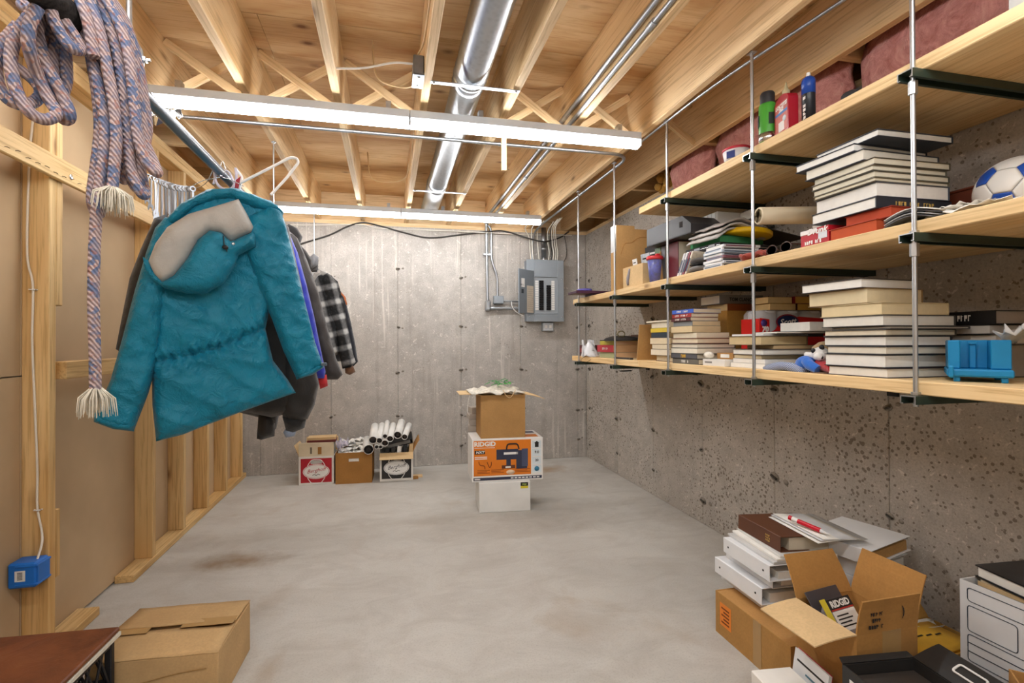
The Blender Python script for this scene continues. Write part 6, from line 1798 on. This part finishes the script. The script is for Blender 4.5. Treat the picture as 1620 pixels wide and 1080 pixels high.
# --- middle shelf, farther part
G = 'clutter'
for k in range(8):
    t = thing('disc_case', '%s disc case in the level stack on the middle shelf' % ('topmost' if k == 7 else ORD[k] if k == 0 else ORD[k] + ' from the bottom'), 'disc case', (1.445 + .004 * math.sin(k * 2.1), 1.885 + .006 * math.cos(k * 3), Z1 + k * .0122), .05 * math.sin(k * 1.7), 'disc cases')
    MB().box(0, .185, 0, .128, 0, .0118, ch=.001).build('case', mat(('#d9dade', '#c3c9d2', '#e2e3e6', '#8b5f6b', '#cfd6de', '#b7c6d6', '#e4e4e6', '#dcdde0')[k], .3, var=.1, key='case'), t)
    MB().box(-.0005, .184, .008, .12, .003, .0088).build('insert', M_WHITE if k % 3 else mat('#6f7a88', .5, key='insert'), t)
    MB().box(.01, .16, -.0006, 0, .003, .009).build('spine_print', mat(('#3c3f48', '#56606e', '#2c2e34', '#6b3b45')[k % 4], .5, key='spprint'), t)
t = thing('slipper', 'upper grey felt slipper left of the disc cases', 'slipper', (1.475, 2.10, Z1 + .042), .0, 'slippers')
MB().sphere((.05, .03, .018), .05, 14, 9, 0, (1.4, .95, .42)).build('upper', fabric('#4a4644', 'felt', .95), t); MB().box(-.01, .13, -.01, .075, -.002, .003, ch=.002).build('sole', M_BLACK, t)
t = thing('slipper', 'lower grey rounded slipper left of the disc cases', 'slipper', (1.465, 2.09, Z1), .0, 'slippers')
MB().sphere((.05, .03, .020), .052, 14, 9, 0, (1.4, .95, .38)).build('upper', fabric('#77726f', 'felt2', .95), t); MB().box(-.01, .13, -.01, .075, 0, .003, ch=.002).build('sole', M_BLACK, t)
for k in range(4):
    t = thing('disc_case', '%s leaning printed case beside the slippers' % ('first', 'second', 'third', 'fourth')[k], 'disc case', (1.46, 2.255 - k * .022, Z1), 0, 'leaning cases', (.52, 0, .02))
    MB().box(0, .13, -.006, .006, 0, .125, ch=.001).build('case', mat(('#e1dfe2', '#d9d6d8', '#8b4b57', '#cfc3b0')[k], .35, key='lean'), t)
    MB().box(.002, .128, -.0068, -.0062, .004, .12).build('cover_art', mat(('#e6e2e4', '#9fb0c4', '#7a3040', '#d9cbb4')[k], .5, var=.25, vs_=40, key='art'), t)
    MB().box(-.0006, 0, -.004, .004, .02, .09).build('spine_print', mat('#3a4a66', .5, key='leanprint'), t)
t = thing('white_tray', 'flat white panel under the black case on the middle shelf', 'panel', (1.53, 2.12, Z1 + .085), .1); MB().box(0, .30, -.09, .14, 0, .022, ch=.003).build('panel', M_WCARD, t)
t = thing('books_underlay', 'low pile of dark boxes carrying the flat white panel', 'box', (1.58, 2.12, Z1), .0); MB().box(0, .28, -.07, .13, 0, .084, ch=.002).build('body', mat('#4f4038', .7, key='underbox'), t)
t = thing('black_case', 'thin black plastic case with silver rim on the flat white panel', 'case', (1.52, 2.08, Z1 + .1105), .1); MB().box(0, .30, -.07, .17, 0, .026, ch=.003).build('shell', M_BLACK, t); MB().box(-.001, .301, -.071, .171, .011, .014, ch=.001).build('rim', M_STEEL, t)
for y in (-.02, .08): MB().box(-.006, 0, y - .02, y + .02, .006, .020, ch=.002).build('latch', mat('#8e9094', .4, .5, key='latch'), t)
book('green hardcover on the black plastic case', 1.55, 2.04, Z1 + .1372, .28, .20, .040, .15, '#2f7a48', '#3f8a58', 'E', False, G)
t = thing('yellow_disc', 'bright yellow flying disc lying on the green book', 'disc', (1.72, 2.08, Z1 + .178)); MB().lathe([(.118, .0), (.122, .004), (.122, .018), (.112, .026), (.0, .028)], 30, M=Matrix.Rotation(.08, 4, 'Y')).build('disc', mat('#e6b80f', .4, var=.05, key='yellowdisc'), t); MB().lathe([(.085, .0285), (.083, .0305), (.0, .0305)], 24, M=Matrix.Rotation(.08, 4, 'Y')).build('ridge', mat('#e6b80f', .4, var=.05, key='yellowdisc'), t)
for k in range(3):
    t = thing('padded_mailer', '%s grey plastic mailer drooping over the green book' % ('lower', 'middle', 'upper')[k], 'envelope', (1.50 + .015 * k, 2.10, Z1 + .213 + .022 * k), .1, 'plastic mailers')
    MB().sheet([[(x * .30, y, -.11 * max(0, (.35 - x)) ** 1.4 * (2.2 - .35 * k) - .09 * max(0, x - .45) ** 1.3 + .008 * noise.noise(Vector((x * 6, y * 20, k)))) for y in [-.09 + .03 * j for j in range(8)]] for x in [i / 9 for i in range(10)]], .008).build('mailer', mat(('#b9b3ae', '#c3bdb8', '#aaa29d')[k], .35, var=.12, vs_=25, key='mailer%d' % k), t)
t = thing('dark_board', 'thin dark board sticking out behind the mailers', 'board', (1.76, 2.02, Z1 + .212), 0, rot=(0, .22, -.1)); MB().box(0, .22, -.02, .20, 0, .004).build('board', mat('#3a332f', .6, key='darkboard'), t)
t = thing('white_crate', 'white ribbed plastic bin at the back of the middle shelf under the top shelf', 'bin', (1.80, 2.45, Z1))
MB().box(-.10, .19, -.19, .20, .26, .355, ch=.004).build('bin', mat('#e1e2e0', .5, var=.03, key='bin'), t)
for k in range(12): MB().box(-.1015, -.1002, -.18 + k * .032, -.176 + k * .032, .265, .35).build('rib', mat('#c5c7c6', .5, key='binrib'), t)
MB().box(-.08, .15, -.15, .16, 0, .26, ch=.004).build('base_box', mat('#5a524c', .7, key='binbase'), t)
t = thing('paper_stack', 'white papers poking out at the back under the top shelf', 'papers', (1.86, 2.20, Z1 + .27), -.1); MB().box(-.03, .10, -.04, .05, .03, .075).build('sheets', M_PAPER, t)
t = thing('black_machine', 'dark grey plastic machine lid with a slot in front of the white bin', 'machine', (1.49, 2.30, Z1 + .215), .06)
MB().prism([(-.05, .0), (.34, .0), (.34, .10), (.02, .105), (-.05, .05)], 0, .20, M=Matrix(((0, 0, 1, 0), (1, 0, 0, -.06), (0, 1, 0, 0), (0, 0, 0, 1)))).build('lid', mat('#3b3a3d', .35, key='machine'), t)
MB().box(-.0014, .0, -.045, -.02, .045, .075).build('slot', M_INK, t)
MB().box(-.002, .0, -.108, .275, .0, .006).build('edge', M_BLACK, t)
for k, (px0, px1, py, hx, w_, lbl) in enumerate(((1046, 1037, 372, '#5d8560', .16, 'tall green book standing behind the tumbler on the middle shelf'), (1053, 1047, 378, '#6b7078', .15, 'grey book standing between the green and dark red ones'), (1074, 1055, 373, '#5f1d26', .15, 'thick dark red book standing under the machine lid'))):
    X0_ = 1.53
    yn, yf = Yp(px0, X0_), Yp(px1, X0_)
    book(lbl, X0_, yn, Z1, w_, max(.02, yf - yn), .21, 0, hx, '#d9cfba', 'W', False, 'books standing on the middle shelf')
t = thing('divider_card', 'tan cardboard divider standing behind the tumbler', 'cardboard', (1.52, 2.50, Z1), 0, rot=(-.10, 0, .3)); MB().prism([(-.01, 0), (.16, 0), (.14, .22), (.03, .20), (.0, .17)], -.002, .002, M=Matrix(((1, 0, 0, 0), (0, 0, -1, 0), (0, 1, 0, 0), (0, 0, 0, 1)))).build('card', CARD2, t)
# tumbler
t = thing('tumbler', 'clear tumbler with red lid and sparkling blue liner on the middle shelf', 'tumbler', (1.482, 2.51, Z1))
MB().lathe([(.0, .004), (.028, .004), (.040, .128), (.0, .128)], 20).build('liner', mat('#1d2a9c', .3, 0, .6, 60, key='tumblerblue'), t)
MB().lathe([(.0, 0), (.031, 0), (.0435, .132), (.0425, .132), (.030, .003), (0, .003)], 20).build('shell', clear('tumbler_shell', (.8, .85, 1, 1), .05, .1), t)
MB().lathe([(.046, .130), (.047, .134), (.047, .146), (.042, .150), (.0, .148)], 20).build('lid', mat('#c93036', .35, key='lidred'), t)
MB().box(-.012, .012, -.04, -.02, .1505, .160, ch=.003).build('lid_tab', mat('#c93036', .35, key='lidred'), t)
# box of odds and ends
t = carton('cardboard_box', 'small open cardboard box of cards and tags on the middle shelf', 'box', .16, .235, .128, (1.535, 2.72, Z1), .02, CARDL)
MB().box(-.075, .075, -.112, .112, .09, .10).build('contents', CARD, t)
MB().sheet([[(-.084, .045 + .012 * math.sin(z * 40) - w_ * (1 - abs(z - .06) * 9), z) for w_ in (.018, -.018)] for z in (.015, .04, .065, .09, .115)], .002).build('ribbon', fabric('#7d7376', 'ribbon', .7), t)
for k, (dx, dy, w_, h_, hx, lbl) in enumerate(((-.04, .03, .05, .075, '#e6e3de', 'white tag with dark mark in the small open box'), (0, -.03, .085, .10, '#b7bfc4', 'silver packet in the small open box'), (.03, -.05, .10, .14, '#2c2a2d', 'black packet with white print, tallest in the small open box'), (.04, .07, .03, .10, '#d2552f', 'orange packet corner at the back of the small open box'))):
    b = thing('packet', lbl, 'packet', (1.535 + dx, 2.72 + dy, Z1 + .1005), 0, 'packets in the small box', (0, -.12, .1 * k))
    MB().box(-.003, .003, -w_ / 2, w_ / 2, 0, h_, ch=.001).build('card', mat(hx, .45, var=.2, vs_=40, key='packet'), b)
    MB().box(-.0037, -.0031, -w_ * .35, w_ * .3, h_ * .66, h_ * .74).build('print_line', M_WHITE if k == 2 else M_INK, b)
t = thing('cardboard_sheet', 'tall folded cardboard standing at the far end of the middle shelf', 'cardboard', (1.47, 2.90, Z1), .04)
MB().box(-.03, .10, .0, .006, 0, .42).build('panel', cardboard('#b98f5a'), t); MB().box(.10, .42, .0, .006, 0, .40).build('panel', cardboard('#b98f5a'), t)
MB().box(-.03, -.024, .006, .075, 0, .42).build('panel', CARD2, t); MB().box(-.0312, -.0302, .006, .075, .25, .42).build('tape', mat('#dfe0e0', .2, .3, key='silvertape'), t)
MB().tube(smooth([(.0, -.001, .23), (.03, -.001, .30), (.08, -.001, .31), (.13, -.001, .345), (.20, -.001, .35)]), .0015, 5).build('crease', CARD3, t)
t = thing('purple_tray', 'flat dark purple tray overhanging the far end of the middle shelf', 'tray', (1.47, 3.375, Z1 + .016), .0); MB().box(-.15, .20, -.085, .085, 0, .020, ch=.003).build('tray', mat('#4a2b40', .4, key='purple'), t); MB().box(-.02, .16, -.07, .07, -.0155, -.0002).build('foot', mat('#3c2336', .4, key='purple2'), t)
t = thing('tape_ring', 'roll of purple tape on the dark purple tray', 'tape', (1.42, 3.38, Z1 + .0365)); MB().lathe([(.035, 0), (.055, 0), (.055, .018), (.035, .018), (.035, 0)], 24).build('roll', mat('#5c58a8', .4, key='purpletape'), t)
# reddish thing by the second rod
t = thing('red_glove', 'crumpled rust red glove at the front edge beside the second rod', 'glove', (1.455, 1.72, Z1), .1)
M_RG = fabric('#9c3d2e', 'redglove', .8)
MB().sphere((.03, .04, .018), .032, 12, 8, 0, (1, 1.3, .6)).build('palm', M_RG, t)
for k in range(4): MB().tube(smooth([(.01 + .012 * k, .0, .016), (-.0 + .012 * k, -.03, .024 + .006 * (k % 2)), (.004 + .014 * k, -.055, .014)]), .0075, 8).build('finger', M_RG, t)
MB().tube(smooth([(.0, .05, .02), (-.022, .035, .02), (-.026, .015, .012)]), .008, 8).build('thumb', M_RG, t)
t = thing('sunglasses', 'dark brown sunglasses on the middle shelf right of the second rod', 'sunglasses', (1.475, 1.60, Z1 + .001), .0)
for y in (-.035, .035): MB().tube([(0, y + .026 * math.cos(a), .022 + .019 * math.sin(a)) for a in [2 * PI * i / 14 for i in range(15)]], .0026, 6).build('rim', mat('#3a2620', .35, key='glasses'), t); MB().lathe([(0, 0), (.0245, 0)], 14, M=Matrix.Translation((0, y, .022)) @ Matrix.Rotation(PI / 2, 4, 'Y') @ Matrix.Diagonal((.72, 1, 1, 1))).build('lens', mat('#241b18', .15, key='lens'), t)
for y in (-.062, .062): MB().tube(smooth([(0, y, .030), (.06, y * .95, .028), (.11, y * .9, .008)]), .0025, 6).build('temple', mat('#3a2620', .35, key='glasses'), t)

# --- top shelf
t = thing('spray_can', 'green spray can with black cap on the top shelf', 'spray can', (1.478, 1.655, Z2))
MB().lathe([(.0, 0), (.030, 0), (.032, .004), (.032, .052), (.032, .148), (.029, .158), (.0, .158)], 22).build('can', mat('#4da33a', .35, var=.06, key='cangreen'), t)
MB().lathe([(.0322, .006), (.0324, .006), (.0324, .040), (.0322, .040)], 22).build('silver_band', M_STEEL, t)
MB().lathe([(.026, .158), (.0265, .160), (.0265, .198), (.023, .205), (.0, .206)], 22).build('cap', mat('#2b2b2e', .5, key='cap'), t)
for a in (2.6, 4.4): MB().box(-.0002, .0012, -.010, .010, .07, .115, M=Matrix.Rotation(a, 4, 'Z') @ Matrix.Translation((.0322, 0, 0))).build('label', mat('#22332a', .4, key='canlbl'), t)
t = thing('glue_bottle', 'flat red bottle of threadlocker with pointed nozzle on the top shelf', 'bottle', (1.478, 1.562, Z2), -.25)
M_LR = mat('#a31627', .35, var=.05, key='locred')
g = [(-.045, .0), (.045, .0), (.047, .004), (.047, .125), (.038, .140), (.012, .150), (-.012, .150), (-.038, .140), (-.047, .125), (-.047, .004)]
MB().prism([(a, c) for a, c in g], -.018, .018, M=Matrix(((0, 0, 1, 0), (1, 0, 0, 0), (0, 1, 0, 0), (0, 0, 0, 1)))).build('body', M_LR, t)
MB().box(-.0188, -.0182, -.040, .040, .012, .122).build('label', mat('#c26a5e', .5, var=.1, key='loclabel'), t)
MB().box(-.0194, -.0189, -.040, .040, .078, .088).build('label_band', mat('#3f6fb0', .5, key='locblue'), t)
text('LOCTITE', .019, M_WHITE, t, face_M((-.0195, 0, .109), (0, -1, 0), (0, 0, 1)), .2, bold=.0008)
text('262', .020, M_WHITE, t, face_M((-.0195, 0, .094), (0, -1, 0), (0, 0, 1)), .2, bold=.0008)
MB().lathe([(.011, 0), (.011, .0006)], 14, M=Matrix.Translation((-.0195, -.022, .055)) @ Matrix.Rotation(-PI / 2, 4, 'Y')).build('label_dot', mat('#d7dfe6', .5, key='locdot'), t)
MB().box(-.0193, -.0189, -.02, .018, .014, .05).build('label_box', mat('#ddd3cf', .5, key='locbox'), t)
MB().lathe([(.013, .150), (.013, .168), (.009, .170), (.006, .178), (.002, .200), (0, .2)], 14).build('nozzle', mat('#b9ac86', .4, key='nozzle'), t)
t = thing('sealant_tube', 'blue and black sealant tube beside the red bottle', 'tube', (1.495, 1.478, Z2))
MB().lathe([(.0, 0), (.022, 0), (.022, .125), (.022, .126)], 20).build('barrel', mat('#24262c', .4, key='tubeblack'), t)
MB().lathe([(.0225, .112), (.0225, .160), (.020, .168), (.012, .176), (.0, .176)], 20).build('collar', mat('#1f4aa6', .35, key='tubeblue'), t)
MB().lathe([(.008, .176), (.006, .192), (.0, .194)], 12).build('tip', M_WHITE, t)
bars(t, face_M((-.0228, -.004, .06), (0, 0, 1), (.2, 1, 0)), .085, .014, 6, M_WHITE, seed=8)
t = thing('plastic_tub', 'small white tub with red rim on the top shelf', 'tub', (1.50, 1.86, Z2))
MB().lathe([(.0, 0), (.048, 0), (.056, .050), (.0, .050)], 22).build('tub', mat('#e4e2e6', .45, var=.1, key='tub'), t); MB().lathe([(.056, .050), (.058, .052), (.058, .060), (.053, .062), (.0, .060)], 22).build('rim', mat('#b9293a', .4, key='tubrim'), t)
MB().box(-.0005, .0012, -.018, .018, .012, .042, M=Matrix.Rotation(3.6, 4, 'Z') @ Matrix.Translation((.0535, 0, 0))).build('label', mat('#31407e', .5, key='tublbl'), t)
t = thing('black_jar', 'round black jar lid just showing over the edge of the top shelf', 'lid', (1.53, 1.335, Z2)); MB().lathe([(.0, 0), (.034, 0), (.034, .045), (.030, .050), (0, .051)], 20).build('lid', mat('#2e2e31', .5, key='blid'), t); MB().lathe([(.0345, .0), (.0352, .003), (.0345, .006)], 20).build('ring', M_BLACK, t)
t = thing('grey_carton', 'pale grey carton at the right end of the top shelf', 'carton', (1.56, .80, Z2)); MB().box(-.08, .10, -.12, .085, 0, .17, ch=.002).build('body', mat('#b9b9b7', .6, key='greycarton'), t); MB().box(-.0806, -.0801, -.12, .085, .15, .152).build('seam', mat('#9c9c9a', .6, key='gcseam'), t)
